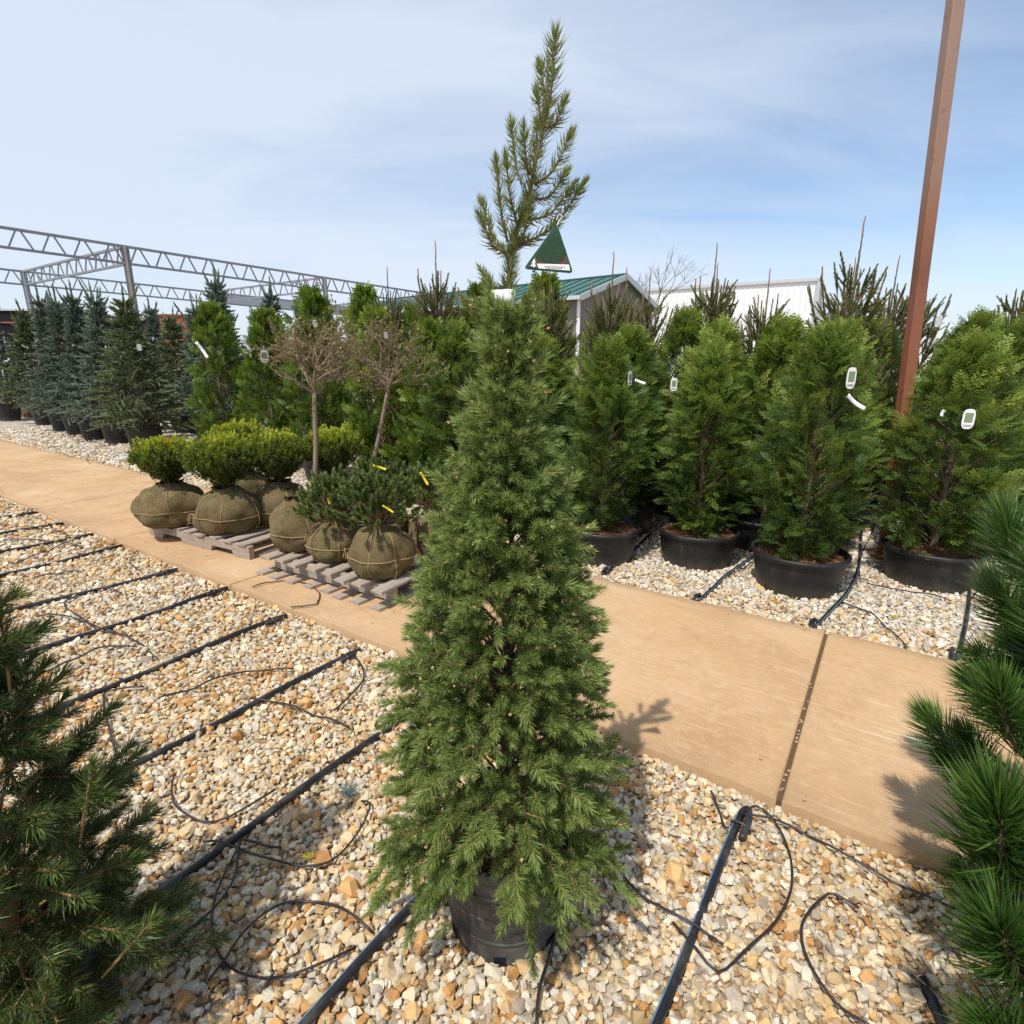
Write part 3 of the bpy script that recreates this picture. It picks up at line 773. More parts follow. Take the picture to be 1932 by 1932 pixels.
def conifer(fol, wood, H, z0, prof, nprim, elev, shoots, sticks, trunk_r=0.02, lean=(0, 0), per=(5, 9), slen=(0.7, 1.15),
            spread=45, sag=0.12, inner=0.3, tier=None, tintz=0.0, cx=0.0, twig_r=0.0035, seed=1, zpow=1.0, minr=0.02, asym=None, twigs=None, zadj=None):
    """whorled limbs, each feathered with side shoots. prof(z)->crown radius; elev=(bottom, top) limb angle in degrees"""
    g = np.random.default_rng(seed)
    P, D, S, TI = [], [], [], []
    tz = np.linspace(0.02, H, 12)
    lx = lambda z: cx + lean[0] * (z / H) ** 1.5
    ly = lambda z: lean[1] * (z / H) ** 1.5
    tube(wood, np.column_stack([lx(tz), ly(tz), tz]), np.linspace(trunk_r, trunk_r * 0.22, 12), 8)
    for i in range(nprim):
        f = ((i + g.random()) / nprim) ** zpow
        zt = z0 + (H - z0) * f                      # height of the limb's tip
        if tier: zt = z0 + (H - z0) * (np.round(f * tier) + g.normal(0, 0.16)) / tier
        zt = min(max(zt, z0), H * 0.995)
        az = i * 2.39996 + g.normal(0, 0.3)
        if zadj: zt = max(zt + zadj(az, f), 0.08)
        r = max(prof(zt), minr) * g.uniform(0.74, 1.12)
        if asym: r *= asym(az)
        e = np.radians(elev[0] + (elev[1] - elev[0]) * f + g.normal(0, 7))
        zs = max(zt - r * np.tan(e), 0.06)
        a = np.array([lx(zs), ly(zs), zs]); c = np.array([lx(zt) + np.cos(az) * r, ly(zt) + np.sin(az) * r, zt])
        k = 7; u = np.linspace(0, 1, k)[:, None]
        line = a + (c - a) * u; line[:, 2] += (np.sin(u[:, 0] * pi) * sag * r) * (1 if elev[0] < 35 else -1)
        tube(wood, line, np.linspace(twig_r * (1.2 + r * 4), twig_r * 0.7, k), 4, cap=False)
        m = int(g.integers(per[0], per[1] + 1) * (0.45 + 0.55 * min(1, r / max(prof(z0 + 0.15 * (H - z0)), 0.01))) + 0.5)
        dirv = nrm(line[-1] - line[-2])
        P.append(line[-1] - dirv * 0.02); D.append(dirv); S.append(g.uniform(*slen) * 1.1); TI.append(0.12)
        side = nrm(np.cross(dirv, (0, 0, 1.)))
        for j in range(m):
            w = inner + (1 - inner) * (j + g.random()) / m
            p = np.array([np.interp(w, u[:, 0], line[:, q]) for q in range(3)])
            sg = 1 if j % 2 else -1
            an = np.radians(spread + g.normal(0, 10))
            d = dirv * np.cos(an) + (side * sg * g.uniform(0.55, 1.0) + np.array([0, 0, g.normal(0.05, 0.55)])) * np.sin(an)
            P.append(p); D.append(d); S.append(g.uniform(*slen) * (1.15 - 0.35 * w)); TI.append(g.normal(-0.05, 0.1) + 0.1 * (w - .6))
    P, D, S, TI = np.array(P), nrm(np.array(D)), np.array(S), np.array(TI) + tintz * (np.array(P)[:, 2] / H - 0.5)
    pick = g.integers(0, len(shoots), len(P))
    R = frames(D, g.uniform(0, 2 * pi, len(P)))
    for q, tm in enumerate(shoots):
        w = pick == q
        if w.any():
            inst(fol, tm, R[w], P[w], S[w], TI[w])
            if sticks: inst(wood if twigs is None else twigs, sticks[q], R[w], P[w], S[w])
    return P, D, S

def frond(L=0.13, pairs=7, w=0.0065, sub=2, droop=0.2):
    """flat fern-like spray of scale leaves running up +z in the xz plane"""
    V, Q, A = [], [], []
    def strip(a, d, ln, wd, tint, nrmv=(0, 1, 0), one=False):
        a, d = np.array(a, float), nrm(np.array(d, float))
        s = np.cross(d, nrmv) * wd / 2
        n = len(V)
        if one:
            for p in (a, a + d * ln * .55 + s, a + d * ln, a + d * ln * .55 - s): V.append(p)
            Q.append((n, n + 1, n + 2, n + 3)); A.extend([tint - .12, tint, tint + .3, tint]); return
        for p in (a - s * .6, a + s * .6, a + d * ln * .6 + s, a + d * ln * .6 - s): V.append(p)
        tip = a + d * ln
        for p in (tip + s * .35, tip - s * .35): V.append(p)
        Q.append((n, n + 1, n + 2, n + 3)); Q.append((n + 3, n + 2, n + 4, n + 5)); A.extend([tint - .12] * 2 + [tint] * 2 + [tint + .28] * 2)
    strip((0, 0, 0), (0, 0, 1), L, w * 0.9, 0.4)
    for i in range(pairs):
        s = (i + 0.6) / pairs
        for sg in (-1, 1):
            ln = L * 0.5 * (1 - s) ** 0.7 * (0.55 + 0.9 * min(s * 3, 1) * 0.5) * rng.uniform(.8, 1.15)
            th = np.radians(rng.normal(42, 5))
            d = np.array([sg * sin(th), rng.normal(0, .12), cos(th)]); a = np.array([0, 0, s * L])
            ti = 0.42 + rng.normal(0, .09)
            strip(a, d, ln, w, ti)
            for j in range(sub):
                u = (j + 1) / (sub + 0.8)
                for s2 in (-1, 1):
                    t2 = th * sg + s2 * 0.7
                    strip(a + d * ln * u, (sin(t2), rng.normal(0, .12), cos(t2)), ln * 0.42 * (1.15 - u), w * 0.9, ti + .08, one=True)
    V = np.array(V)
    V[:, 1] -= droop * (V[:, 2] / L) ** 2 * L + 0.25 * np.abs(V[:, 0]) ** 1.5 * 3
    return V, np.array(Q), np.zeros((0, 3), int), np.array(A)

def pot_parts(parent, r, h, taper=0.83, soil=True, m='pot', rim=0.03, wob=0.0):
    b = Buf()
    lathe(b, [(0.01, 0.0), (r * taper, 0.0), (r * taper, 0.004), (r * (taper + 0.25 * (1 - taper)), h * .25), (r * (taper + .5 * (1 - taper)), h * .5), (r * 0.985, h - rim * 1.05), (r * 0.985, h - rim), (r * 0.93, h - rim), (r * .92, h * .8)], 40)
    p = b.obj('pot', MAT[m], parent, smooth=True)
    b = Buf()
    lathe(b, [(r * 0.95, h - rim * 1.1), (r * 1.035, h - rim * 1.1), (r * 1.05, h - rim * .9), (r * 1.05, h - rim * .2), (r * 1.03, h), (r * 0.985, h), (r * 0.96, h - rim * .5), (r * .95, h - rim * 1.1)], 40)
    b.obj('rim', MAT[m], p, smooth=True)
    if soil:
        b = Buf()
        rr = np.linspace(0.0, r * 0.95, 7)
        lathe(b, [(max(x, .001), h - rim * 1.0 - 0.012 + 0.02 * (1 - x / r) + 0.006 * math.sin(x * 90)) for x in rr[::-1]], 28)
        s = b.obj('soil', MAT['soil'], parent, smooth=True)
        c = Buf(); n = int(500 * r / 0.3)
        a = rng.uniform(0, 2 * pi, n); q = np.sqrt(rng.random(n)) * r * .92
        Pn = np.column_stack([np.cos(a) * q, np.sin(a) * q, h - rim - 0.008 + 0.02 * (1 - q / r)])
        bx = Buf(); box(bx, (0, 0, 0), (0.006, 0.022, 0.004))
        tm = (bx.V[0], bx.Q[0], np.zeros((0, 3), int), bx.A[0])
        inst(c, tm, frames(nrm(rng.normal(size=(n, 3)) * [.3, .3, 1])), Pn, rng.uniform(.6, 1.5, n))
        tag(c.obj('mulch_chips', MAT['soil'], s), kind='stuff')
    return p

# ------------------------------------------------------------------ the spruce in the middle
SH = [needles(0.08, 120, 0.027, 0.0021 if q > 2 else .0036, 70, 30, 0.25, seg=1 + (q > 2)) for q in range(5)] + [needles(0.05, 100, 0.027, 0.0021 if q > 0 else .0036, 74, 20, 0.2, seg=1 + (q > 0)) for q in range(3)]
ST = [stick(0.082, 0.0019, 0.0013)] * 5 + [stick(0.057, 0.0019, 0.0013)] * 3
main = thing('potted_spruce', 'slim green spruce in a black pot, nearest and tallest in the middle of the picture', 'tree', (-0.012, 1.245, 0))
zt = [0.15, 0.21, 0.385, 0.55, 0.705, 0.853, 0.993, 1.126, 1.252, 1.373, 1.49, 1.6, 1.66]
rr = [0.27, 0.31, 0.305, 0.275, 0.235, 0.215, 0.178, 0.135, 0.088, 0.058, 0.03, 0.012, 0.012]
fol, wd, tw_ = Buf(), Buf(), Buf()
cP, cD, cS = conifer(fol, wd, 1.605, 0.36, lambda z: float(np.interp(z, zt, rr)), 215, (10, 62), SH, ST, trunk_r=0.02, per=(6, 10), slen=(0.7, 1.12),
        spread=42, sag=0.16, inner=0.45, seed=5, zpow=1.05, twig_r=0.0022, tintz=0.15, lean=(0.003, 0), cx=-0.0,
        asym=lambda a: (1.0 - 0.06 * np.cos(a)) * (1 + .1 * np.sin(3 * a + 1)), twigs=tw_, zadj=lambda a, f: -0.13 * max(0, abs(np.cos(a)) - .25) * max(0, 1 - f / .22) * (1.25 if np.cos(a) < 0 else .8))
# boughs that hang over the pot
g = np.random.default_rng(11)
Pp, Dd = [], []
for x0, y0, z0, x1, y1, z1 in ((.03, -.19, .36, .06, -.25, .2), (.1, -.17, .38, .13, -.22, .22), (-.1, -.17, .4, -.17, -.24, .33), (-.16, -.08, .36, -.3, -.14, .24),
                               (.15, -.08, .36, .27, -.14, .26), (-.17, -.02, .33, -.33, -.06, .2), (-.12, -.13, .33, -.22, -.19, .17)):
    a, c = np.array([x0, y0, z0]), np.array([x1, y1, z1])
    u = np.linspace(0, 1, 7)[:, None]; line = a + (c - a) * u; line[:, 2] += np.sin(u[:, 0] * pi) * .03
    tube(wd, line, np.linspace(.003, .0018, 7), 4)
    d = nrm(c - a); s_ = nrm(np.cross(d, (0, 0, 1)))
    for w in np.linspace(0.05, 1, 9):
        p = a + (c - a) * w + np.array([0, 0, math.sin(w * pi) * .03])
        Pp.append(p); Dd.append(d + g.normal(0, .08, 3))
        if w < 0.75:
            for sg in (-1, 1):
                Pp.append(p); Dd.append(d * .75 + s_ * sg * .7 + g.normal(0, .1, 3))
# short outward tips that close the crown's surface
for q in range(200):
    z = .4 + .9 * g.random(); a_ = g.uniform(0, 2 * pi); r_ = float(np.interp(z, zt, rr)) * g.uniform(.2, .5)
    Pp.append(np.array([cos(a_) * r_, sin(a_) * r_, z])); Dd.append(nrm(np.array([cos(a_), sin(a_), g.uniform(-.2, .8)]) + g.normal(0, .3, 3)))
for q in range(780):
    z = .35 + (1.36 - .35) * g.random() ** 1.1; a_ = g.uniform(0, 2 * pi); r_ = float(np.interp(z, zt, rr)) * g.uniform(.62, .95)
    if z < .5 and abs(cos(a_)) > .5 and g.random() < .6: z -= .12
    Pp.append(np.array([cos(a_) * r_, sin(a_) * r_, z])); Dd.append(nrm(np.array([cos(a_), sin(a_), g.uniform(-.35, .5)]) + g.normal(0, .22, 3)))
Pp, Dd = np.array(Pp), nrm(np.array(Dd))
pk = np.where(np.arange(len(Pp)) % 4 == 0, g.integers(0, 5, len(Pp)), g.integers(5, 8, len(Pp))); R_ = frames(Dd)
for q in range(8):
    w = pk == q
    inst(fol, SH[q], R_[w], Pp[w], g.uniform(.7, .9, w.sum()), g.normal(.03, .1, w.sum())); inst(tw_, ST[q], R_[w], Pp[w], np.full(w.sum(), .8))
o = fol.obj('crown', MAT['spruce'], main)
wd.obj('trunk', [MAT['darkbark']], main)
tag(tw_.obj('twigs', [MAT['twig']], main), kind='stuff')
tag(o, 'dense green needles with pale new shoots')
# buds at shoot ends
# --- the thin bare-looking leader above the tie
fl, wl = Buf(), Buf()
off = np.array([-0.012, 1.245, 0])
stem = np.array([(-0.010, 1.25, 1.50), (-0.009, 1.25, 1.659), (0.005, 1.25, 1.757), (0.028, 1.25, 1.82), (0.047, 1.25, 1.91), (0.069, 1.25, 1.997), (0.076, 1.25, 2.085)]) - off
sides_ = [((0.016, 1.853), (-0.003, 1.952)), ((-0.012, 1.746), (-0.033, 1.872)), ((0.008, 1.781), (-0.013, 1.868)), ((-0.008, 1.715), (-0.061, 1.812)), ((-0.015, 1.725), (-0.059, 1.768)),
          ((0.06, 1.951), (0.047, 1.995)), ((0.062, 1.954), (0.088, 1.966)), ((0.051, 1.905), (0.045, 1.945)), ((0.03, 1.87), (0.02, 1.915)), ((0.042, 1.852), (0.099, 1.907)),
          ((0.035, 1.825), (0.098, 1.868)), ((0.012, 1.738), (0.128, 1.836)), ((0.022, 1.785), (0.106, 1.833)), ((0.068, 2.015), (0.053, 2.045)), ((-0.009, 1.655), (-0.06, 1.685)),
          ((-0.009, 1.575), (0.045, 1.645)), ((-0.012, 1.57), (-0.046, 1.655)), ((-0.014, 1.56), (-0.095, 1.622)), ((0.0, 1.73), (0.03, 1.80))]
def lead_shoot(pts, r0_, r1_, dens, nl, tl=58, tuft=True):
    line = smooth_line(pts, 0.012); n = len(line)
    tube(wl, line, np.linspace(r0_, r1_, n), 5)
    Ln = np.linalg.norm(np.diff(line, axis=0), axis=1).sum()
    k = int(Ln * dens); s = rng.random(k)
    P = np.array([np.interp(s, np.linspace(0, 1, n), line[:, q]) for q in range(3)]).T
    D = nrm(np.gradient(line, axis=0)); D = np.array([np.interp(s, np.linspace(0, 1, n), D[:, q]) for q in range(3)]).T
    tm = needles(0.0001, 1, nl, 0.0021, tl, tl, 0.42, start=0.5)
    tms = [needles(0.0001, 1, nl, 0.0021, tl + x, tl + x, 0.45, start=0.5) for x in (-14, -5, 5, 12)]
    R = frames(D); pk = rng.integers(0, 4, k)
    for q in range(4):
        w = pk == q
        inst(fl, tms[q], R[w], P[w], rng.uniform(.8, 1.1, w.sum()), rng.normal(0, .12, w.sum()))
    if tuft:
        d = nrm(line[-1] - line[-2])
        tt = needles(0.028, 55, nl * .85, 0.0021, 48, 8, .3, tiptint=.4)
        inst(fl, tt, frames(d[None]), (line[-1] - d * .008)[None], np.array([1.0]), np.array([.15]))
lead_shoot(stem, 0.0075, 0.002, 1600, 0.036)
lead_shoot(stem[:4], 0.007, 0.005, 1500, 0.04, tuft=False)
for (ax, az_), (bx_, bz) in sides_:
    yj = rng.uniform(-.045, .045)
    a = np.array([ax, 1.25, az_]) - off; c = np.array([bx_, 1.25 + yj, bz]) - off
    m_ = (a + c) / 2 + np.array([0.10 * (bx_ - ax), yj * .2, -0.012])
    lead_shoot([a, m_, c], 0.0028, 0.0017, 1250, 0.027)
wl.obj('leader_stem', MAT['bark'], main, smooth=True)
tag(fl.obj('leader', MAT['leader'], main), 'thin sparse leader with upswept needles against the sky')
# brown buds
bb = Buf()
ico = (np.array([(1, 0, 0), (-1, 0, 0), (0, 1, 0), (0, -1, 0), (0, 0, 1.6), (0, 0, -1.)], float), np.zeros((0, 4), int),
       np.array([(0, 2, 4), (2, 1, 4), (1, 3, 4), (3, 0, 4), (2, 0, 5), (1, 2, 5), (3, 1, 5), (0, 3, 5)]), np.full(6, .5))
sel = rng.random(len(cP)) < .4
bp = (cP + cD * (cS * .083)[:, None])[sel]
inst(bb, ico, frames(cD[sel]), bp, rng.uniform(.0025, .0045, len(bp)))
tag(bb.obj('buds', MAT['bud'], main), kind='stuff')
pp = pot_parts(main, 0.172, 0.31, 0.9, True, 'oldpot', 0.022)
# three raised bands and drain holes low on the pot
for zb in (0.075, 0.15, 0.225):
    b = Buf(); rb = 0.172 * (0.9 + 0.1 * zb / 0.29)
    lathe(b, [(rb - .004, zb - .006), (rb + .0025, zb - .003), (rb + .0025, zb + .003), (rb - .004, zb + .006)], 40)
    b.obj('band', MAT['oldpot'], pp, smooth=True)
for a in np.radians([-150, -95, -40, 30, 120]):
    b = Buf(); rb = 0.1555
    box(b, (cos(a) * rb, sin(a) * rb, 0.022), (0.006, 0.03, 0.02), a)
    b.obj('drain_hole', MAT['black'], pp)

# white identification tie round the stem and the card that hangs beside it
tie = thing('plant_tie', 'white looped paper tie round the stem of the middle spruce', 'tie', (-0.016, 1.232, 1.632))
b = Buf()
a = np.linspace(-2.6, 2.2, 26)
for r_, z0_, z1_ in ((0.017, -0.019, 0.019),):
    V = []
    for t_ in a:
        q = r_ * (1 + .25 * max(0, cos(t_ + 2.8)))
        V += [(q * cos(t_) * .75 + .008, q * sin(t_) * .9, z0_ - .004 * sin(t_)), (q * cos(t_) * .75 + .008, q * sin(t_) * .9, z1_)]
    Q = [(2 * i, 2 * i + 2, 2 * i + 3, 2 * i + 1) for i in range(len(a) - 1)]
    b.add(V, Q)
o = b.obj('loop', MAT['whitetag'], tie, smooth=True)
o.modifiers.new('t', 'SOLIDIFY').thickness = 0.0012
b = Buf()
V = [];
for i, s in enumerate(np.linspace(0, 1, 8)):
    V += [(-.006 - .024 * s, -.015 - .006 * math.sin(s * 3), -.016 - .008 * s), (-.006 - .022 * s, -.015 - .006 * math.sin(s * 3), .018 - .002 * s)]
b.add(V, [(2 * i, 2 * i + 2, 2 * i + 3, 2 * i + 1) for i in range(7)])
o = b.obj('tail', MAT['whitetag'], tie, smooth=True); o.modifiers.new('t', 'SOLIDIFY').thickness = 0.0012

card = thing('plant_label', 'dark green triangular picture card hanging from the leader of the middle spruce', 'label', (0.074, 1.215, 1.722))
def tri_plate(name, pts, y, th, m, parent, rnd=0.0):
    P = [np.array(p, float) for p in pts]
    if rnd:
        out = []
        for i in range(len(P)):
            p, q, r = P[i - 1], P[i], P[(i + 1) % len(P)]
            a_, c_ = q + nrm(p - q) * rnd, q + nrm(r - q) * rnd
            for u in np.linspace(0, 1, 6): out.append((1 - u) ** 2 * a_ + 2 * u * (1 - u) * q + u * u * c_)
        P = out
    n = len(P); V = [(p[0], y - th / 2, p[1]) for p in P] + [(p[0], y + th / 2, p[1]) for p in P]
    me = bpy.data.meshes.new(name)
    me.from_pydata(V, [], [tuple(range(n)), tuple(range(2 * n - 1, n - 1, -1))] + [(i, n + i, n + (i + 1) % n, (i + 1) % n) for i in range(n)])
    me.materials.append(MAT[m])
    return put(name, me, parent)
TA = [(0.012, 0.052), (-0.054, -0.032), (0.048, -0.042)]
pl = tri_plate('card', TA, 0, 0.0016, 'tagborder', card, .01)
pc = tri_plate('photo', [(0.0115, 0.043), (-0.046, -0.029), (0.042, -0.0375)], -0.0012, 0.0004, 'tagbrown', card, .006)
tri_plate('pictured_tree', [(0.011, 0.041), (-0.017, 0.008), (-0.03, -0.012), (-0.008, -0.021), (0.018, -0.0225), (0.028, -0.014), (0.033, 0.0), (0.02, 0.024)], -0.0018, 0.0004, 'tagdark', card, .004)
tri_plate('caption_strip', [(-0.026, -0.0225), (0.0385, -0.0255), (0.041, -0.0368), (-0.0225, -0.0315)], -0.0024, 0.0004, 'whitetag', card, .001)
tri_plate('emblem_ground', [(-0.029, -0.0095), (-0.0445, -0.0285), (-0.024, -0.0305)], -0.0024, 0.0004, 'ink', card, .001)
tri_plate('emblem_tree', [(-0.031, -0.0125), (-0.037, -0.021), (-0.034, -0.021), (-0.0395, -0.0275), (-0.034, -0.0273), (-0.034, -0.0292), (-0.031, -0.0294), (-0.031, -0.0275), (-0.0275, -0.0278), (-0.031, -0.022), (-0.029, -0.021)], -0.003, 0.0004, 'whitetag', card)
b = Buf()
for row, (x0, x1, z) in enumerate(((-0.011, 0.03, -0.0281), (-0.008, 0.022, -0.0312))):
    x = x0
    while x < x1:
        w = random.uniform(.0012, .0042); box(b, (x + w / 2, -0.0029, z - .045 * (x - x0)), (w, .0004, .0013)); x += w + .0012
b.obj('caption_lettering', MAT['ink'], card)
b = Buf(); tube(b, smooth_line([(0.012, 0, 0.046), (0.016, .004, 0.056), (0.022, .01, .066), (0.014, .014, .07), (0.011, .004, .058)], .004), 0.0008, 4)
b.obj('tie_loop', MAT['whitetag'], card)
for ob in card.children: pass
card.rotation_euler = (0, 0, radians(-8))

# ------------------------------------------------------------------ big-leaved helpers
def thuja(fol, wood, H, z0, prof, n, fr, upb=1.1, size=(0.8, 1.3), seed=1, lean=0.0, topn=14, tintz=0.35, tips=0.1):
    g = np.random.default_rng(seed)
    m = max(40, n // 7)                                   # branchlets, each a fan of several sprays
    zc = z0 + (H - z0) * g.random(m) ** 1.05; ac = g.uniform(0, 2 * pi, m); fc = np.sqrt(g.uniform(0.16, 1.0, m))
    own = g.integers(0, m, n)
    z = np.clip(zc[own] + g.normal(0, .035, n), z0 * .9, H); az = ac[own] + g.normal(0, .12, n); f = np.clip(fc[own] + g.normal(0, .08, n), .2, 1.1)
    lump = 1 + 0.16 * np.sin(az * 3 + z * 7 + seed) + 0.13 * np.sin(az * 5 - z * 11)
    R = np.array([prof(q) for q in z]) * lump
    P = np.column_stack([np.cos(az) * R * f, np.sin(az) * R * f, z])
    rad = np.column_stack([np.cos(az), np.sin(az), np.zeros(n)])
    cdir = np.column_stack([np.cos(ac) * g.uniform(.5, 1.2, m), np.sin(ac) * g.uniform(.5, 1.2, m), upb * g.uniform(.3, 1.25, m)]) + g.normal(0, .25, (m, 3))
    D = nrm(nrm(cdir)[own] + g.normal(0, .3, (n, 3)))
    T = g.normal(-.1, .07, n) + g.normal(0, .1, m)[own] + (f - .8) * .5 + tintz * ((z - z0) / (H - z0) - .45)  # tint climbs with height: young growth, plus sunlit tops painted into the colour
    # loose shoots that break the outline
    k = topn
    zt = H - g.random(k) ** 1.5 * (H - z0) * .35; a2 = g.uniform(0, 2 * pi, k); r2 = np.array([prof(q) for q in zt]) * g.uniform(.3, 1, k)
    P = np.vstack([P, np.column_stack([np.cos(a2) * r2, np.sin(a2) * r2, zt])])
    D = np.vstack([D, nrm(np.column_stack([np.cos(a2) * .35, np.sin(a2) * .35, np.ones(k)]) + g.normal(0, .12, (k, 3)))])
    S = np.concatenate([g.uniform(*size, n), g.uniform(size[1], size[1] * 1.35, k)]); T = np.concatenate([T, np.full(k, .25)])
    pk = g.integers(0, len(fr), n + k); RR = frames(D, g.uniform(0, 2 * pi, n + k))
    for q, tm in enumerate(fr):
        w = pk == q
        inst(fol, tm, RR[w], P[w], S[w], T[w])
    tube(wood, [(0, 0, 0.1), (0.01, 0, H * .5), (0, 0, H * .97)], [.022, .014, .004], 7)
    for i in range(70):
        zz_ = z0 + (H - z0) * .85 * g.random(); a = g.uniform(0, 2 * pi); r = prof(min(zz_ + .2, H)) * .75
        tube(wood, [(0, 0, zz_), (cos(a) * r * .5, sin(a) * r * .5, zz_ + r * .5), (cos(a) * r, sin(a) * r, zz_ + r * 1.2)], [.006, .004, .002], 4, cap=False)

FR = [frond(0.14, 7, 0.0052, 2, .3) for _ in range(4)]
FRs = [frond(0.12, 6, 0.009, 1, .25) for _ in range(4)]
def interp(xs, ys): return lambda z: float(np.interp(z, xs, ys))
THUJA = []
for v, (H, xs, ys) in enumerate(((1.70, (.24, .45, .9, 1.3, 1.55, 1.7), (.11, .215, .275, .21, .11, .015)),
                                 (1.62, (.24, .5, .8, 1.2, 1.45, 1.62), (.10, .2, .265, .19, .1, .015)),
                                 (1.72, (.24, .45, .8, 1.2, 1.5, 1.72), (.15, .31, .42, .36, .24, .06)))[:2]):
    f, w = Buf(), Buf()
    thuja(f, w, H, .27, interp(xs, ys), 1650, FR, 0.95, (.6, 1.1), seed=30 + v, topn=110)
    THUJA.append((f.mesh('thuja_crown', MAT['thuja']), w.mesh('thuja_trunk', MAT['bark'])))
THUJA.append(THUJA[0])
_pots = {}
def potted(name, label, cat, xy, crown, trunk, pot=(0.3, 0.27, 'pot'), s=1.0, rz=0.0, group=None, sz=None, detail=True):
    t = thing(name, label, cat, (xy[0], xy[1], 0), rz, group)
    sz = sz or s
    key = (pot, detail)
    if key not in _pots:
        tmp = bpy.data.objects.new('tmp', None); COL.objects.link(tmp)
        pot_parts(tmp, pot[0], pot[1], 0.86 if pot[1] < .35 else .8, detail, pot[2])
        _pots[key] = [(c.name.split('.')[0], c.data, [(g_.name.split('.')[0], g_.data, g_.get('kind')) for g_ in c.children]) for c in tmp.children]
        for c in list(tmp.children):
            for g_ in list(c.children): bpy.data.objects.remove(g_)
            bpy.data.objects.remove(c)
        bpy.data.objects.remove(tmp)
    for nm, me, sub in _pots[key]:
        c = put(nm, me, t)
        for n2, m2, kd in sub:
            q = put(n2, m2, c)
            if kd: q['kind'] = kd
    c = put('crown', crown, t); c.scale = (s, s, sz or s)
    k = put('trunk', trunk, t); k.scale = (s, s, sz or s)
    return t

GA = 'potted thujas in the bed beyond the walkway'
front = [((0.72, 4.30), 1, 1.04, 0.3, 'bushy potted thuja just right of the middle spruce, pot half hidden by it'),
         ((1.47, 4.22), 1, 1.02, 2.1, 'narrow front-row potted thuja, second to the right of the middle spruce'),
         ((2.01, 3.69), 0, 1.04, 4.0, 'front-row potted thuja whose pot shows bark mulch, nearest the walkway'),
         ((3.02, 3.80), 2, 1.06, 1.2, 'widest front-row potted thuja, just right of the rusty post')]
for xy, v, s, rz, lab in front:
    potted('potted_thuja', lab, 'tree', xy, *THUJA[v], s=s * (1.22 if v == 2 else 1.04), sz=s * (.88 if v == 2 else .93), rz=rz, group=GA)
second = [((1.03, 5.05), 0, 1.05, 'second-row thuja in the gap between the two front thujas right of the middle spruce'),
          ((1.75, 4.92), 1, 1.08, 'second-row thuja showing its tip between the second and third front thujas'),
          ((2.62, 4.62), 2, 1.0, 'second-row thuja behind the gap left of the rusty post'),
          ((0.28, 5.4), 1, 1.05, 'second-row thuja mostly hidden behind the middle spruce'),
          ((-0.55, 5.75), 0, 1.06, 'second-row thuja left of the middle spruce behind the dwarf pines'),
          ((3.95, 4.55), 0, 1.0, 'second-row thuja at the right edge of the picture')]
for q, (xy, v, s, lab) in enumerate(second):
    potted('potted_thuja', lab, 'tree', xy, *THUJA[v], s=s * 1.15, sz=s * (.95 + .03 * (q % 3)), rz=q * 1.7, group=GA)
third = [(2.15, 4.6), (0.1, 6.3), (0.95, 6.0), (1.7, 5.75), (2.5, 5.55), (3.3, 5.35), (4.2, 5.3), (-0.7, 6.8), (1.35, 6.9), (2.4, 6.6), (3.6, 6.3), (4.9, 6.1)]
ORD = ['leftmost', 'second', 'third', 'fourth', 'fifth', 'sixth', 'seventh', 'eighth', 'ninth', 'tenth', 'eleventh', 'twelfth']
def ranks(L): return {q: r for r, q in enumerate(sorted(range(len(L)), key=lambda i: L[i][0] / L[i][1]))}
third_rank = ranks(third)
for q, xy in enumerate(third):
    potted('potted_thuja', f'{ORD[third_rank[q]]} from the left among the back-row thujas behind the front four', 'tree', xy, *THUJA[q % 3], s=1.25, sz=1.02 + .03 * (q % 4), rz=q * 2.3, group='thujas in the back rows right of the middle', detail=False)

# ------------------------------------------------------------------ columnar emerald arborvitae on the left
EM = []
for v, (H, xs, ys) in enumerate(((2.3, (.3, .6, 1.2, 1.8, 2.15, 2.3), (.3, .4, .39, .28, .15, .04)), (2.2, (.3, .7, 1.2, 1.7, 2.05, 2.2), (.28, .36, .35, .26, .15, .04)))):
    f, w = Buf(), Buf()
    thuja(f, w, H, .35, interp(xs, ys), 1700, FRs, 1.9, (.8, 1.35), seed=60 + v, topn=35, tintz=.25)
    EM.append((f.mesh('arborvitae_crown', MAT['emerald']), w.mesh('arborvitae_trunk', MAT['bark'])))
GE = 'columnar arborvitae behind the boxwoods'
for t_, n_, v, s, lab in ((-8.45, 4.65, 0, 1.03, 'columnar bright green arborvitae beside the last spruce, leftmost of its kind'),
                          (-7.35, 4.75, 1, 1.02, 'columnar arborvitae left of the first bare globe tree'),
                          (-6.2, 4.7, 0, 1.06, 'columnar arborvitae right behind the first bare globe tree'),
                          (-5.05, 4.7, 1, .98, 'dark-shaded columnar arborvitae behind the second bare globe tree'),
                          (-4.15, 4.6, 1, .9, 'columnar arborvitae between the second globe tree and the middle spruce')):
    p = TN(t_, n_)
    potted('arborvitae', lab, 'tree', p[:2], *EM[v], pot=(.3, .4, 'pot'), s=s, sz=s * .945, rz=t_, group=GE)
EB = [TN(*q)[:2] for q in ((-9.1, 6.0), (-8.0, 6.1), (-6.9, 6.2), (-5.8, 6.1), (-4.7, 6.2), (-3.6, 6.0), (-6.3, 7.6), (-4.9, 7.7))]
eb_rank = ranks(EB)
for q, p in enumerate(EB):
    potted('arborvitae', f'{ORD[eb_rank[q]]} from the left among the arborvitae peeping over the columnar row', 'tree', p[:2], *EM[q % 2], pot=(.3, .4, 'pot'), s=1.0 + .05 * (q % 3), rz=q, group='arborvitae in the back rows on the left', detail=False)

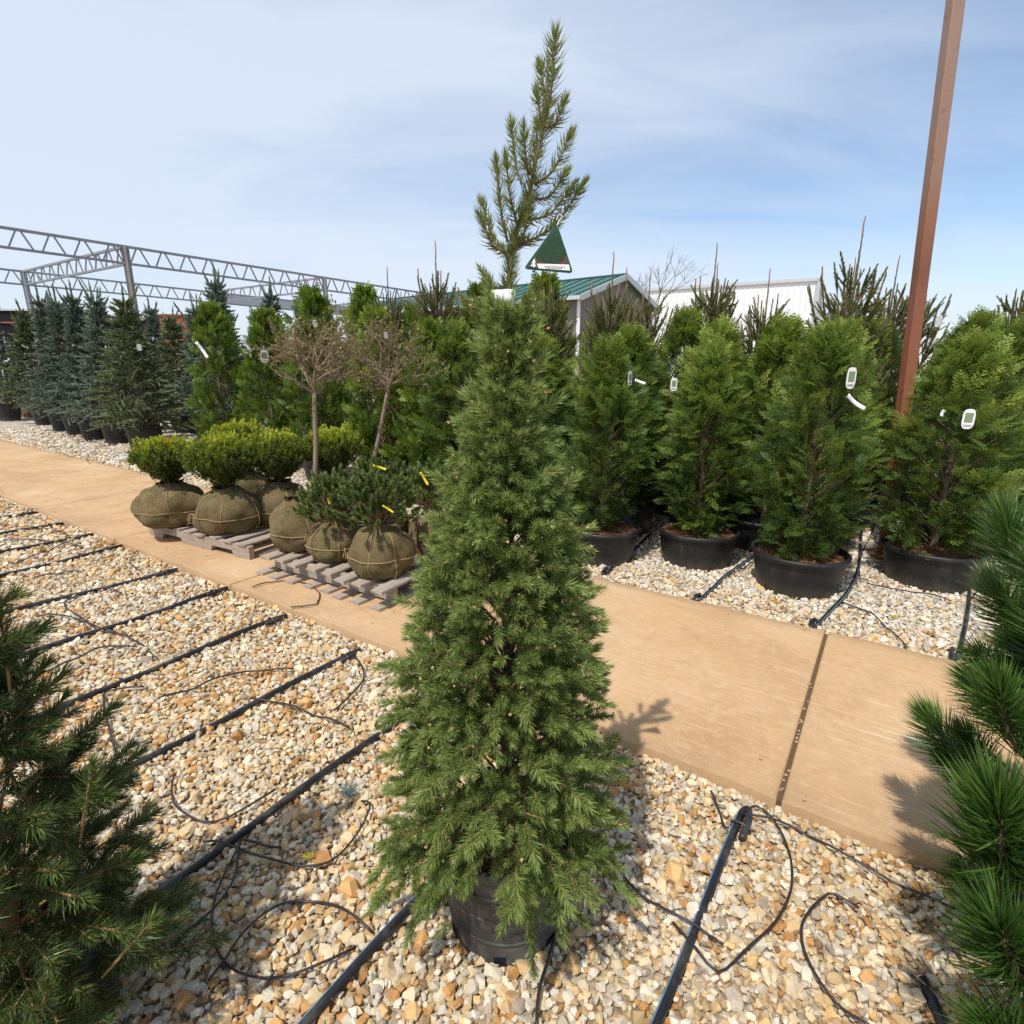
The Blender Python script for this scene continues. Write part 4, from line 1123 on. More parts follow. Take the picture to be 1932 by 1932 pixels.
# ------------------------------------------------------------------ potted spruces at far left
SB = [needles(0.15, 60, 0.03, 0.015, 58, 20, .2, seg=1, tintj=.3, tiptint=.35) for _ in range(4)]
SBst = None
FARS = []
SB = [merge(q_, stick(.145, .013, .009, 4, .35)) for q_ in SB]
for v, (H, rr_, mat) in enumerate(((2.45, .72, 'greenspruce'), (2.6, .68, 'bluespruce'), (2.75, .66, 'bluespruce'))):
    f, w = Buf(), Buf()
    conifer(f, w, H - .3, .42, interp((.4, .6, 1.2, 1.8, H - .3), (rr_ * .95, rr_, rr_ * .6, rr_ * .22, .02)), 165, (8, 48), SB, SBst, trunk_r=.035, per=(7, 11), slen=(.75, 1.2), spread=48, inner=.35, twig_r=.0022, tier=13, seed=80 + v)
    # upright leaders at the top
    g = np.random.default_rng(v)
    P = np.array([(g.normal(0, .03), g.normal(0, .03), H - .42 + g.uniform(-.25, .05)) for _ in range(11)]); D = nrm(np.column_stack([g.normal(0, .42, 11), g.normal(0, .42, 11), np.ones(11)]))
    D[0] = (0.03, 0, 1)
    for p, d in zip(P, D):
        L = g.uniform(.25, .5)
        tube(w, [p, p + d * L * .5, p + d * L + np.array([0, 0, .03])], [.009, .008, .006], 5)
        inst(f, SB[0], frames(d[None]), p[None], np.array([L / .16]) * np.array([[.5, .5, 1]]), np.array([.1]))
    FARS.append((f.mesh('spruce_crown', MAT[mat]), w.mesh('spruce_trunk', MAT['bark'])))
GS = 'potted spruces beyond the walkway on the left'
for (x, y), v, s, rz, lab in (((-6.3, 9.55), 0, 1.03, .3, 'green potted spruce nearest in the left row, branches sweeping wide over a small pot'),
                              ((-7.6, 10.75), 1, 1.02, 1.2, 'blue-green potted spruce next behind the nearest one in the left row'),
                              ((-8.4, 11.25), 2, .98, 2.0, 'blue potted spruce third in the left row'),
                              ((-9.3, 12.0), 1, 1.04, 3.1, 'blue potted spruce fourth in the left row beside the white fence post'),
                              ((-10.2, 12.75), 2, 1.02, 4.4, 'blue-green potted spruce left of the white fence post, in the widest pot'),
                              ((-11.9, 14.3), 0, 1.12, 5.0, 'farthest green potted spruce of the left row'),
                              ((-13.6, 15.2), 1, 1.1, .7, 'spruce cut off by the left edge of the picture')):
    potted('potted_spruce', lab, 'tree', (x, y), *FARS[v], pot=(.27, .44, 'pot'), s=s, sz=s * 1.09, rz=rz, group=GS)
SBK = ((-6.1, 11.3), (-7.3, 12.5), (-5.3, 10.6), (-8.6, 13.2), (-6.4, 13.0), (-5.0, 12.2), (-10.6, 14.6), (-7.9, 14.6), (-9.6, 15.6), (-4.4, 13.8))
sb_rank = ranks(SBK)
for q, (x, y) in enumerate(SBK):
    potted('potted_spruce', f'{ORD[sb_rank[q]]} from the left among the back-row spruces behind the left row', 'tree', (x, y), *FARS[(q * 2 + 1) % 3], pot=(.3, .46, 'pot'), s=1.06 + .04 * (q % 3), rz=q * 1.3, group='back-row spruces on the left', detail=False)

# ------------------------------------------------------------------ stiff upright spruces showing over the thujas
YS = [needles(0.2, 130, 0.023, 0.0085, 58, 26, .3, seg=1, tintj=.3) for _ in range(3)]
YSt = None
YS = [merge(q_, stick(.2, .0065, .005, 5, .4)) for q_ in YS]
UP = []
for v, (H, r_) in enumerate(((2.42, .42), (2.32, .34), (2.5, .5))):
    f, w = Buf(), Buf()
    conifer(f, w, H - .25, .35, interp((.3, .8, 1.5, H - .25), (r_ * .9, r_, r_ * .7, .12)), 90, (42, 64), YS, YSt, trunk_r=.03, per=(5, 8), slen=(.7, 1.15), spread=30, sag=.05, inner=.4, twig_r=.005, seed=120 + v)
    g = np.random.default_rng(5 + v); tip = Buf()
    for i in range(13):
        a = g.uniform(0, 2 * pi); r = g.uniform(0.02, r_ * .62) if i else 0; z = H - .55 - r * .5
        p = np.array([cos(a) * r, sin(a) * r, z]); d = nrm(np.array([cos(a) * r * 1.1, sin(a) * r * 1.1, .8])); L = g.uniform(.3, .48) if i else .62
        e = p + d * L + np.array([0, 0, .04])
        tube(w, [p, p + d * L * .5, e], [.009, .007, .005], 5)
        inst(f, YS[i % 3], frames(d[None]), p[None], np.array([[.9, .9, L / .2]]), np.array([-.05])); inst(f, YS[(i + 1) % 3], frames(d[None]), (p - d * .1)[None], np.array([[1, 1, L / .25]]), np.array([-.05]))
        if i % 6 == 0:
            tube(tip, [e - d * .03, e + np.array([.005, 0, .06]), e + np.array([0, .004, .05 + .07 * (i == 0)])], [.007, .006, .0045], 5)
    UP.append((f.mesh('upright_crown', MAT['yew']), w.mesh('upright_trunk', MAT['bark']), tip.mesh('bare_tips', MAT['redtip'])))
GU = 'stiff upright spruces behind the thujas'
def atp(x, y, lab, v, s, rz):
    t = potted('upright_spruce', lab, 'tree', (x, y), UP[v][0], UP[v][1], s=s, rz=rz, group=GU, detail=False)
    c = tag(put('bare_tips', UP[v][2], t), kind='stuff'); c.scale = (s, s, s)
for x, y, v, s, rz, lab in ((0.93, 5.6, 1, .99, .4, 'upright spruce with a red bare tip in front of the barn gable'),
                            (2.05, 6.1, 0, 1.02, 1.0, 'upright spruce with a cluster of stiff shoots before the white warehouse'),
                            (2.35, 6.9, 1, 1.04, 2.3, 'small upright spruce left of the warehouse middle'),
                            (2.95, 5.15, 2, 1.0, 3.5, 'tallest broad upright spruce in front of the warehouse corner'),
                            (3.9, 6.1, 0, .98, 4.4, 'upright spruce leaning past the right end of the warehouse'),
                            (4.65, 4.9, 2, 1.03, 5.0, 'dark upright spruce with a long bare leader at the right edge'),
                            (-0.85, 6.6, 1, 1.1, .9, 'upright spruce with a red tip left of the middle spruce'),
                            (0.4, 6.5, 1, 1.02, 1.9, 'upright spruce right beside the white tie of the middle spruce'),
                            (1.25, 6.6, 1, 1.0, 3.0, 'upright spruce under the barn gable peak'),
                            (-1.6, 7.6, 0, 1.02, 5.2, 'upright spruce above the second globe tree'),
                            (2.7, 6.3, 1, .98, 2.0, 'slim upright spruce between the cluster and the tallest broad one'),
                            (3.35, 5.9, 2, .93, 1.0, 'bushy upright spruce just left of the rusty post'),
                            (4.35, 6.3, 2, .95, 2.6, 'bushy upright spruce right of the rusty post'),
                            (5.1, 5.9, 0, .97, 4.0, 'farthest right upright spruce beyond the widest thuja'),
                            (1.65, 7.2, 2, .97, .2, 'broad upright spruce in the gap between barn and warehouse')):
    atp(x, y, lab, v, s, rz)

# ------------------------------------------------------------------ pallets
_plank = {}
def plank(parent, name, size, loc, rz=0.0, tilt=0.0):
    key = tuple(round(x, 3) for x in size)
    if key not in _plank:
        L, w, h = size; b = Buf(); nx = 9
        x = np.linspace(-L / 2, L / 2, nx); c = 0.004
        prof = [(-w / 2, -h / 2), (w / 2, -h / 2), (w / 2, h / 2 - c), (w / 2 - c, h / 2), (-w / 2 + c, h / 2), (-w / 2, h / 2 - c)]
        V = []
        for i, q in enumerate(x):
            dy = rng.normal(0, .0015)
            for (a, d) in prof: V.append((q + (rng.normal(0, .004) if i in (0, nx - 1) else 0), a + dy + rng.normal(0, .0008), d + rng.normal(0, .0008)))
        Q = []
        for i in range(nx - 1):
            for j in range(6): Q.append((i * 6 + j, i * 6 + (j + 1) % 6, i * 6 + 6 + (j + 1) % 6, i * 6 + 6 + j))
        n = (nx - 1) * 6
        T = [(0, 5, 4), (0, 4, 3), (0, 3, 2), (0, 2, 1), (n, n + 4, n + 5), (n, n + 3, n + 4), (n, n + 2, n + 3), (n, n + 1, n + 2)]
        b.add(V, [q[::-1] for q in Q], [t_[::-1] for t_ in T])
        _plank[key] = b.mesh(name, MAT['wood'])
    o = put(name, _plank[key], parent, loc); o.rotation_euler = (tilt, 0, rz)
    return o
def notched(parent, L, loc, h=.09, w=.04):
    """stringer with two fork notches in its lower edge"""
    xs = [-L / 2, -L * .36, -L * .34, -L * .16, -L * .14, L * .14, L * .16, L * .34, L * .36, L / 2]
    lo = [0, 0, h * .45, h * .45, 0, 0, h * .45, h * .45, 0, 0]
    V = []
    for x, z in zip(xs, lo): V += [(x, -w / 2, z - h / 2), (x, w / 2, z - h / 2), (x, w / 2, h / 2), (x, -w / 2, h / 2)]
    Q = []
    for i in range(len(xs) - 1):
        for j in range(4): Q.append((i * 4 + j, i * 4 + 4 + j, i * 4 + 4 + (j + 1) % 4, i * 4 + (j + 1) % 4))
    n = (len(xs) - 1) * 4
    b = Buf(); b.add(V, Q + [(0, 1, 2, 3), (n + 3, n + 2, n + 1, n)])
    return b.obj('stringer', MAT['wood'], parent, loc=loc)
# front pallet of boxwoods: solid notched stringer towards the camera
a, c = np.array([-3.16, 4.65]), np.array([-2.0, 4.02])
L1 = np.linalg.norm(c - a); ang = math.atan2(*(c - a)[::-1]); mid = (a + c) / 2
inn = np.array([-sin(ang), cos(ang)])
pal = thing('pallet', 'weathered grey wooden pallet under the boxwood root balls, left of the two', 'pallet', (*(mid + inn * .5), 0.05), ang, 'wooden pallets on the walkway')
for y in (-.48, 0, .48): notched(pal, L1, (0, y, .052), .1, .045)
for i, x in enumerate(np.linspace(-L1 / 2 + .06, L1 / 2 - .07, 8)):
    plank(pal, 'deck_board', (1.02, .09, .018), (x + random.uniform(-.012, .012), random.uniform(-.015, .01), .112), pi / 2 + random.uniform(-.02, .02))
for x in (-L1 / 2 + .07, 0, L1 / 2 - .07): plank(pal, 'bottom_board', (.86, .09, .014), (x, 0, -.004 + .012), pi / 2)
# second pallet: boards overhang the stringers
a, c = np.array([-1.745, 3.785]), np.array([-0.755, 3.19])
L2 = np.linalg.norm(c - a); ang2 = math.atan2(*(c - a)[::-1]); mid2 = (a + c) / 2; inn2 = np.array([-sin(ang2), cos(ang2)])
pal2 = thing('pallet', 'grey wooden pallet with overhanging deck boards under the dwarf pines', 'pallet', (*(mid2 + inn2 * .56), 0.05), ang2, 'wooden pallets on the walkway')
for y in (-.5, 0, .5): plank(pal2, 'stringer', (L2, .04, .09), (0, y, .064))
for i, x in enumerate(np.linspace(-L2 / 2 + .0, L2 / 2 - .03, 8)):
    plank(pal2, 'deck_board', (1.2, .088, .018), (x + random.uniform(-.014, .014), -.02 + random.uniform(-.03, .02), .119), pi / 2 + random.uniform(-.025, .025))
    plank(pal2, 'bottom_board', (1.22, .085, .017), (x + random.uniform(-.01, .01), -.03 + random.uniform(-.02, .02), .0095), pi / 2 + random.uniform(-.02, .02))

# ------------------------------------------------------------------ burlap root balls
def root_ball(parent, rx, rz_, seed, top=.12):
    g = np.random.default_rng(seed)
    nu, nv = 40, 26
    u = np.linspace(0, 2 * pi, nu, endpoint=False); v = np.linspace(-pi / 2, pi / 2, nv)
    U_, V_ = np.meshgrid(u, v)
    X = np.cos(V_) ** .75 * np.cos(U_); Y = np.cos(V_) ** .75 * np.sin(U_); Z = np.sin(V_)
    ph = g.uniform(0, 6, 6)
    n = .1 * np.sin(2 * U_ + ph[0] + 1.5 * V_) * np.cos(V_) + .035 * np.sin(5 * U_ - 4 * V_ + ph[5]) * np.cos(V_) + .05 * np.sin(3 * U_ + 3 * V_ + ph[1]) + .028 * np.sin(7 * U_ + 5 * V_ + ph[2]) * np.cos(V_)
    pleat = .08 * np.clip((Z - .25) / .75, 0, 1) * np.sin(13 * U_ + ph[3] + 3 * np.sin(2 * U_))
    n += pleat + .012 * np.sin(21 * U_ + 9 * V_ + ph[4]) * np.sin(8 * V_ + ph[5])
    # cinched by the twine
    n -= .025 * np.exp(-((Z + .12) / .05) ** 2)
    for q in range(6): n -= .022 * np.exp(-((((U_ - q * pi / 3 - ph[0]) + pi) % (2 * pi) - pi) * np.cos(V_) / .07) ** 2)
    Z2 = np.where(Z > .8, .8 + (Z - .8) * .7, Z); Z2 = np.where(Z2 < -.72, -.72 + (Z2 + .72) * .15, Z2)
    P = np.stack([X * rx * (1 + n), Y * rx * (1 + n), Z2 * rz_ * (1 + .3 * n)], -1)
    zmin = P[..., 2].min(); P[..., 2] -= zmin
    b = Buf(); I = np.arange(nu * nv).reshape(nv, nu)
    Q = np.stack([I[:-1], np.roll(I, -1, 1)[:-1], np.roll(I, -1, 1)[1:], I[1:]], -1).reshape(-1, 4)
    b.add(P.reshape(-1, 3), Q)
    o = b.obj('root_ball', MAT['burlap'], parent, smooth=True)
    k = int(np.argmin(np.abs(Z[:, 0] + .12)))
    b = Buf(); ring = P[k] * [1.012, 1.012, 1]; tube(b, np.vstack([ring, ring[:2]]), .0032, 5); b.obj('twine', MAT['twine'], o, smooth=True)
    for q in range(6):
        j = int(((q * pi / 3 + ph[0]) % (2 * pi)) / (2 * pi) * nu) % nu
        col_ = P[2:-1, j] * [1.012, 1.012, 1] + np.column_stack([.012 * np.sin(np.linspace(0, 3, nv - 3) + q)] * 2 + [np.zeros(nv - 3)])
        b = Buf(); tube(b, col_, .0027, 5); b.obj('twine', MAT['twine'], o, smooth=True)
    # gathered burlap collar
    b = Buf(); m_ = 26; V = []
    for r_, z_ in ((.55, .0), (.4, .03), (.32, .045), (.38, .058)):
        for i in range(m_):
            a_ = i * 2 * pi / m_; rr2 = rx * r_ * (1 + .16 * math.sin(i * 2.4 + seed) + g.normal(0, .05)); V.append((rr2 * cos(a_), rr2 * sin(a_), P[..., 2].max() - .025 + z_ + g.normal(0, .006)))
    Q = [(r_ * m_ + i, r_ * m_ + (i + 1) % m_, r_ * m_ + m_ + (i + 1) % m_, r_ * m_ + m_ + i) for r_ in range(3) for i in range(m_)]
    b.add(V, Q); b.obj('collar', MAT['burlap'], o, smooth=True)
    # loose twine tail
    a_ = g.uniform(-2.6, -.6); p = np.array([cos(a_) * rx * 1.02, sin(a_) * rx * 1.02, rz_ * .75])
    b = Buf()
    for q in range(3): tube(b, smooth_line([p, p + [cos(a_) * .03, sin(a_) * .03 + .01 * q, .01], p + [cos(a_) * .05 + .02 * q - .02, sin(a_) * .05, -.04 - .01 * q]], .01), .003, 4)
    b.obj('twine_tail', MAT['twine'], o)
    return float(P[..., 2].max())

# ------------------------------------------------------------------ boxwoods
lf = (np.array([(0, 0, 0), (-.5, .12, .45), (0, 0, 1.), (.5, .12, .45)], float), np.array([(0, 3, 2, 1)]), np.zeros((0, 3), int), np.array([-.08, 0, .1, 0]) + .4)
def boxwood_mesh(w, h, seed):
    g = np.random.default_rng(seed); f, wd_ = Buf(), Buf()
    n = 900                                           # twigs
    d = nrm(g.normal(size=(n, 3))); d[:, 2] = np.abs(d[:, 2]) * np.where(g.random(n) < .42, -1, 1)
    rad = g.uniform(.5, 1.0, n) ** .5 * (1 + .12 * np.sin(5 * np.arctan2(d[:, 1], d[:, 0]) + seed))
    P = d * rad[:, None] * [w, w, h * .5]; P[:, 2] = np.clip(P[:, 2], -h * .5, h * .42) + h * .5
    P[:, :2] *= (0.55 + .45 * np.clip(P[:, 2:3] / (h * .5), 0, 1))
    up_ = nrm(d * .6 + [0, 0, .9])
    tj = g.normal(0, .13, n)
    P[::9] *= 1.1
    L, LP, LD, LS, LT = .05, [], [], [], []
    for i in range(n):
        for j in range(11):
            s = (j + g.random()) / 11
            a = j * 1.57 + g.normal(0, .3)
            fr_ = frames(up_[i][None], np.array([0.]))[0]
            out = fr_[:, 0] * cos(a) + fr_[:, 1] * sin(a)
            LP.append(P[i] + up_[i] * L * (s - .5)); LD.append(out * (1.1 - .7 * s) + up_[i] * (.5 + .6 * s)); LS.append(g.uniform(.75, 1.15))
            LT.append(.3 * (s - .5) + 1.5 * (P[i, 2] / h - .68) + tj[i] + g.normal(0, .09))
    LP, LD, LS, LT = np.array(LP), nrm(np.array(LD)), np.array(LS), np.array(LT)
    inst(f, lf, frames(LD), LP, LS[:, None] * np.array([[.0145, .0145, .027]]), LT)
    for i in range(0, n, 6): tube(wd_, [(0, 0, -.02), P[i] * [.4, .4, .5], P[i]], [.006, .003, .0015], 4, cap=False)
    tube(wd_, [(0, 0, -.12), (0, 0, .05), (0, 0, h * .3)], [.018, .014, .01], 6)
    return f.mesh('boxwood_crown', MAT['box']), wd_.mesh('boxwood_stems', MAT['bark'])
BX = [boxwood_mesh(.235, .36, 3), boxwood_mesh(.255, .4, 4)]
GB = 'balled boxwoods on the pallet'
PZ = .05 + .121
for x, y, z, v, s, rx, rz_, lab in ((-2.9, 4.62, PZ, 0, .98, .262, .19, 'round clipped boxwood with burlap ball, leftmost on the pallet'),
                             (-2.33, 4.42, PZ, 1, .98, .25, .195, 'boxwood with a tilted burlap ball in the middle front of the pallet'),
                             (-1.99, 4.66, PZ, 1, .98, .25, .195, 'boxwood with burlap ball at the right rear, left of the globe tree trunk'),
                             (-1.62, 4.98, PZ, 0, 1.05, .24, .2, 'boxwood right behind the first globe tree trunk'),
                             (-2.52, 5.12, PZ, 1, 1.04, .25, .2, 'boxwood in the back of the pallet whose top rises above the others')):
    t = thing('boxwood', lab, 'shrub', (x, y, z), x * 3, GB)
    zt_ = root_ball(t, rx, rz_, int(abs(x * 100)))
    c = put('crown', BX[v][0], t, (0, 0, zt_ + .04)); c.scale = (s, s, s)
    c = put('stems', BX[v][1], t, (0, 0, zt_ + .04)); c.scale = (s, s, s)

# ------------------------------------------------------------------ dwarf pines
MG = [needles(.075, 190, .029, .0062, 75, 12, .12, seg=1, tintj=.3, tiptint=.35) for _ in range(3)]
def dwarf_mesh(w, h, seed):
    g = np.random.default_rng(seed); f, wd_, bd = Buf(), Buf(), Buf()
    n = 120
    d = nrm(g.normal(size=(n, 3))); d[:, 2] = np.abs(d[:, 2]) * 1.05 - .22
    P = d * g.uniform(.5, .95, (n, 1)) * [w, w, h]; P[:, 2] += .07
    D = nrm(d * .7 + [0, 0, .75] + g.normal(0, .15, (n, 3)))
    pk = g.integers(0, 3, n); S = g.uniform(.8, 1.15, n)
    for q in range(3):
        w_ = pk == q; inst(f, MG[q], frames(D[w_]), P[w_], S[w_], g.normal(0, .1, w_.sum()))
    inst(bd, ico, frames(D), P + D * (.078 * S)[:, None], np.full(n, .0048))
    for i in range(n): tube(wd_, [(0, 0, -.06), P[i] * [.5, .5, .4], P[i]], [.006, .004, .003], 4, cap=False)
    return f.mesh('dwarf_pine_crown', MAT['mugo']), wd_.mesh('dwarf_pine_stems', MAT['bark']), bd.mesh('dwarf_pine_buds', MAT['whitetag'])
DP = [dwarf_mesh(.24, .24, 1), dwarf_mesh(.22, .25, 2)]
GD = 'balled dwarf pines on the pallet'
PZ2 = .05 + .129
for x, y, v, rx, rz_, lab in ((-1.22, 3.75, 0, .195, .15, 'dwarf pine with a sagging burlap ball and a yellow ribbon, left front of the pallet'),
                              (-0.845, 3.43, 1, .195, .185, 'dwarf pine with a plump tied burlap ball at the right front of the pallet'),
                              (-0.98, 4.1, 1, .2, .17, 'dwarf pine in the rear of the pallet with a yellow ribbon on top'),
                              (-0.55, 3.9, 0, .2, .17, 'dwarf pine half hidden by the middle spruce')):
    t = thing('dwarf_pine', lab, 'shrub', (x, y, PZ2), x * 5, GD)
    zt_ = root_ball(t, rx, rz_, int(abs(x * 90)) + 3)
    for nm, me, kd in (('crown', DP[v][0], None), ('stems', DP[v][1], None), ('buds', DP[v][2], 'stuff')):
        c = put(nm, me, t, (0, 0, zt_ + .02)); c.scale = (1.1, 1.1, 1.08)
        if kd: c['kind'] = kd

# ------------------------------------------------------------------ bare globe trees
def globe_mesh(seed, R=.34):
    g = np.random.default_rng(seed); wd_, lv = Buf(), Buf()
    LP, LD = [], []
    def grow(p, d, L, r, lev):
        k = 5; pts = [p]; q = p.copy(); dd = d.copy()
        for i in range(k):
            dd = nrm(dd + g.normal(0, .16, 3) + np.array([0, 0, .05 if lev < 2 else .02])); q = q + dd * L / k; pts.append(q.copy())
            if lev >= 2: LP.append(q + g.normal(0, .006, 3)); LD.append(nrm(dd + g.normal(0, .6, 3)))
        tube(wd_, pts, np.linspace(r, r * .6, len(pts)), 5 if lev < 2 else 3, cap=False)
        if lev < 4:
            for j in range((5, 3, 3, 2)[lev]):
                w_ = int(g.integers(2, k + 1)) if lev else k
                nd = nrm(dd + g.normal(0, .55 + .1 * (lev == 0), 3)); nd[2] = max(nd[2], -.25)
                grow(np.array(pts[w_]), nrm(nd), L * g.uniform(.62, .8), r * .55, lev + 1)
    for i in range(12):
        a = i * 2.4 + g.normal(0, .2)
        grow(np.array([0, 0, g.uniform(-.02, .06)]), nrm(np.array([cos(a), sin(a), g.uniform(.15, 2.0)])), R * .66, .0085, 1)
    LP, LD = np.array(LP), nrm(np.array(LD))
    k = len(LP)
    inst(lv, lf, frames(LD), LP, g.uniform(.7, 1.3, (k, 1)) * np.array([[.013, .013, .02]]), g.normal(.05, .2, k))
    return wd_.mesh('globe_twigs', MAT['greytwig']), lv.mesh('globe_buds', MAT['budleaf'])
GG = 'grafted globe trees among the boxwoods'
for q, (x, y, zb, top, lab) in enumerate(((-1.58, 3.97, .179, (-1.39, 3.98, 1.33), 'bare twiggy globe tree on a straight clean trunk, burlap ball on the pallet'),
                           (-1.3, 4.72, .055, (-1.03, 4.7, 1.3), 'bare twiggy globe tree on a slanting trunk, right of the other'))):
    t = thing('globe_tree', lab, 'tree', (x, y, zb), 0, GG)
    zt_ = root_ball(t, .22 if q == 0 else .24, .2, 40 + q)
    tp = np.array(top) - [x, y, zb]
    st_ = np.array([.12 if q == 0 else 0, 0, zt_ - .05]); tl_ = smooth_line([st_, (st_ + tp) / 2 + [.014, 0, 0], tp], .08)
    b = Buf(); tube(b, tl_, np.linspace(.021, .016, len(tl_)), 8)
    b.obj('trunk', MAT['greytwig'], t, smooth=True)
    wm, lm = globe_mesh(70 + q)
    put('branches', wm, t, tuple(tp)).scale = (1.12, 1.12, 1.2); put('crown', lm, t, tuple(tp)).scale = (1.12, 1.12, 1.2)

# ------------------------------------------------------------------ drip irrigation
GP = 'black drip pipes across the near gravel bed'
def pipe(name, pts, r, lab, group, fold=True, stripe=False, z=0.024, cat='pipe'):
    P = np.array([(x, y, z) for x, y in pts], float) if len(pts[0]) == 2 else np.array(pts, float)
    o = P[0].copy(); t = thing(name, lab, cat, tuple(o), 0, group)
    L = smooth_line(P - o, .06)
    L[:, 2] += .005 * np.sin(np.arange(len(L)) * .45 + o[0] * 9) - .005
    L[:, 0] += .006 * np.sin(np.arange(len(L)) * .23 + o[1] * 7)
    b = Buf()
    d = nrm(L[0] - L[1]); s = np.cross(d, (0, 0, 1.))
    tube(b, L, r, 10); b.obj('run', MAT['pipe'], t, smooth=True)
    if stripe:
        b = Buf(); sd = nrm(np.cross(np.gradient(L, axis=0), (0, 0, 1.)))
        tube(b, L + sd * (r * .62) + [0, 0, r * .66], r * .2, 5); b.obj('stripe', MAT['pipe_stripe'], t)
    if fold:
        b = Buf(); w = r * 1.15
        f = [L[0] - d * .10 + s * 2.1 * w + [0, 0, .004], L[0] - d * .04 + s * 2.1 * w + [0, 0, .008], L[0] + d * .02 + s * 1.7 * w + [0, 0, .006], L[0] + d * .045 + s * .9 * w + [0, 0, .003], L[0] + d * .02 + s * .12 * w, L[0] - d * .01]
        tube(b, smooth_line(f, .008), r * .92, 10); b.obj('folded_end', MAT['pipe'], t, smooth=True)
        b = Buf(); c = L[0] - d * .055 + s * 1.05 * w + [0, 0, .004]
        k = np.linspace(0, 2 * pi, 17)
        ring = [c + s * (cos(q) * r * 2.5) + np.array([0, 0, sin(q) * r * 1.35]) for q in k]
        tube(b, ring, .005, 6); b.obj('clamp', MAT['pipe'], t, smooth=True)
    return t
tN = lambda t, n: TN(t, n)[:2]
pipes = [(-0.225, 1.74, -.04, 0.6, 'thick black drip pipe with folded clamped end beside the slab joint at right', True),
         (-0.92, 1.66, 0.0, 0.2, 'black drip pipe that runs under the left side of the middle spruce', True),
         (-1.565, 1.70, 0.0, 0.3, 'drip pipe passing left of the middle spruce, first wholly seen', False),
         (-2.2, 1.74, 0.0, 0.4, 'drip pipe ending at the walkway halfway between pallet and middle spruce', False),
         (-2.9, 1.77, .03, 0.5, 'drip pipe ending at the walkway edge below the dwarf pine pallet', False),
         (-3.59, 1.80, 0.0, 0.6, 'pale-striped drip pipe ending below the gap between the pallets', True),
         (-4.25, 1.78, -.1, 0.6, 'striped drip pipe ending below the right end of the boxwood pallet', True),
         (-5.19, 1.80, .05, 0.9, 'drip pipe ending below the left end of the boxwood pallet', False),
         (-5.8, 1.80, .0, 1.0, 'drip pipe with a red-marked end far left of the pallets', False),
         (-6.45, 1.80, .0, 1.1, 'drip pipe second from the far left', False),
         (-7.15, 1.80, .0, 1.1, 'farthest drip pipe at the left edge of the picture', False)]
for t_, n_, sk, ne, lab, stp in pipes:
    pipe('drip_pipe', [tN(t_, n_), tN(t_ + sk * .5, (n_ + ne) / 2), tN(t_ + sk, ne), tN(t_ + sk * 1.6, ne - 1.0)], .0125, lab, GP, True, stp)
for q, lab in (('a', 'short drip pipe end between the first two thuja pots'), ('b', 'curved striped drip pipe left of the mulched thuja pot'),
               ('c', 'curved striped drip pipe right of the mulched thuja pot'), ('d', 'dark drip pipe right of the widest thuja pot')):
    pipe('drip_pipe', BPIPES[q][::-1], .0125, lab, 'black drip pipes in the far bed', True, q in 'bc')
pipe('drip_pipe', [(1.03, 1.05), (1.0, .93), (.97, .8), (.93, .6)], .013, 'drip pipe end under the long-needled pine in the lower right corner', 'black drip pipes in the near right', False)
pipe('drip_pipe', [(3.05, 4.28), (3.6, 4.2), (4.6, 4.25)], .0125, 'drip pipe lying crosswise behind the widest thuja pot', 'black drip pipes in the far bed', False)

TL = {'t1': 'thin drip tube bowed beside the pipe left of the middle spruce', 't2': 'thin drip tube arcing from the pipe to the cut blue sprig',
      't3': 'thin drip tube in a wide U ending at the pipe left of the pot', 't4': 'thin drip tube arched like a bridge near the left pine',
      't5': 'thin drip tube with a bent emitter stake near the left pine', 't6': 'thin drip tube crossing between two pipes far left',
      't7': 'thin drip tube hooked back on itself left of the pallets', 't8': 'short thin drip tube lying between pipes above the left pine',
      't9': 'thin drip tube with a square bend above the left pine', 't10': 'thin nearly straight drip tube in the middle of the left gravel',
      't11': 'thin drip tube leading towards the middle spruce from the left', 't12': 'thin drip tube curling at the walkway edge left of the middle spruce',
      'r1': 'thin drip tube in a large loop from the clamped pipe end', 'r2': 'thin drip tube running from the clamped pipe end to the right pine',
      'r3': 'thin hooked drip tube lying in the lower right gravel', 'r4': 'thin drip tube from the middle pot under the right pipe',
      'r5': 'short stub of drip tube left of the clamped pipe end', 'pp': 'thin drip tube leaving the middle pot towards the viewer',
      'l1': 'thin drip tube at the far left walkway edge', 'l2': 'thin drip tube over the far left pipes', 'l3': 'thin drip tube bent over two far left pipes',
      'l4': 'thin drip tube lying along a far left pipe', 'l5': 'thin crooked drip tube below the boxwood pallet', 'l6': 'thin drip tube low at the left below the pallets'}
def drip(pts, lab, group, r=.0032, z=.02, m='tube', hump=.012):
    P = np.array([(x, y, z) for x, y in pts]); o = P[0].copy()
    L = smooth_line(P - o, .025); k = len(L)
    s = np.linspace(0, 1, k)
    L[:, 2] += hump * np.abs(np.sin(s * pi * 2.2 + o[0])) + .002 * np.sin(np.arange(k) * .9)
    b = Buf(); tube(b, L, r, 6)
    ob = b.obj('drip_tube', MAT[m], None, smooth=True, loc=tuple(o))
    return tag(ob, lab, 'tube', group)
for q, lab in TL.items():
    drip(TUBES[q], lab, 'thin drip tubes on the near gravel', .0036 if q[0] == 'r' or q in ('t2', 't3', 't4', 't5', 't1') else .0042)
for q, lab in (('a', 'brown curved drip tube on the walkway near the spruce pots'), ('b', 'short straight piece of drip tube lying on the walkway'),
               ('c', 'bent drip tube at the far edge of the walkway'), ('d', 'brown drip tube looping over the walkway before the dwarf pine pallet')):
    drip(PTUBES[q], lab, 'drip tubes on the walkway', .0042, .058, 'tan_tube', .006)
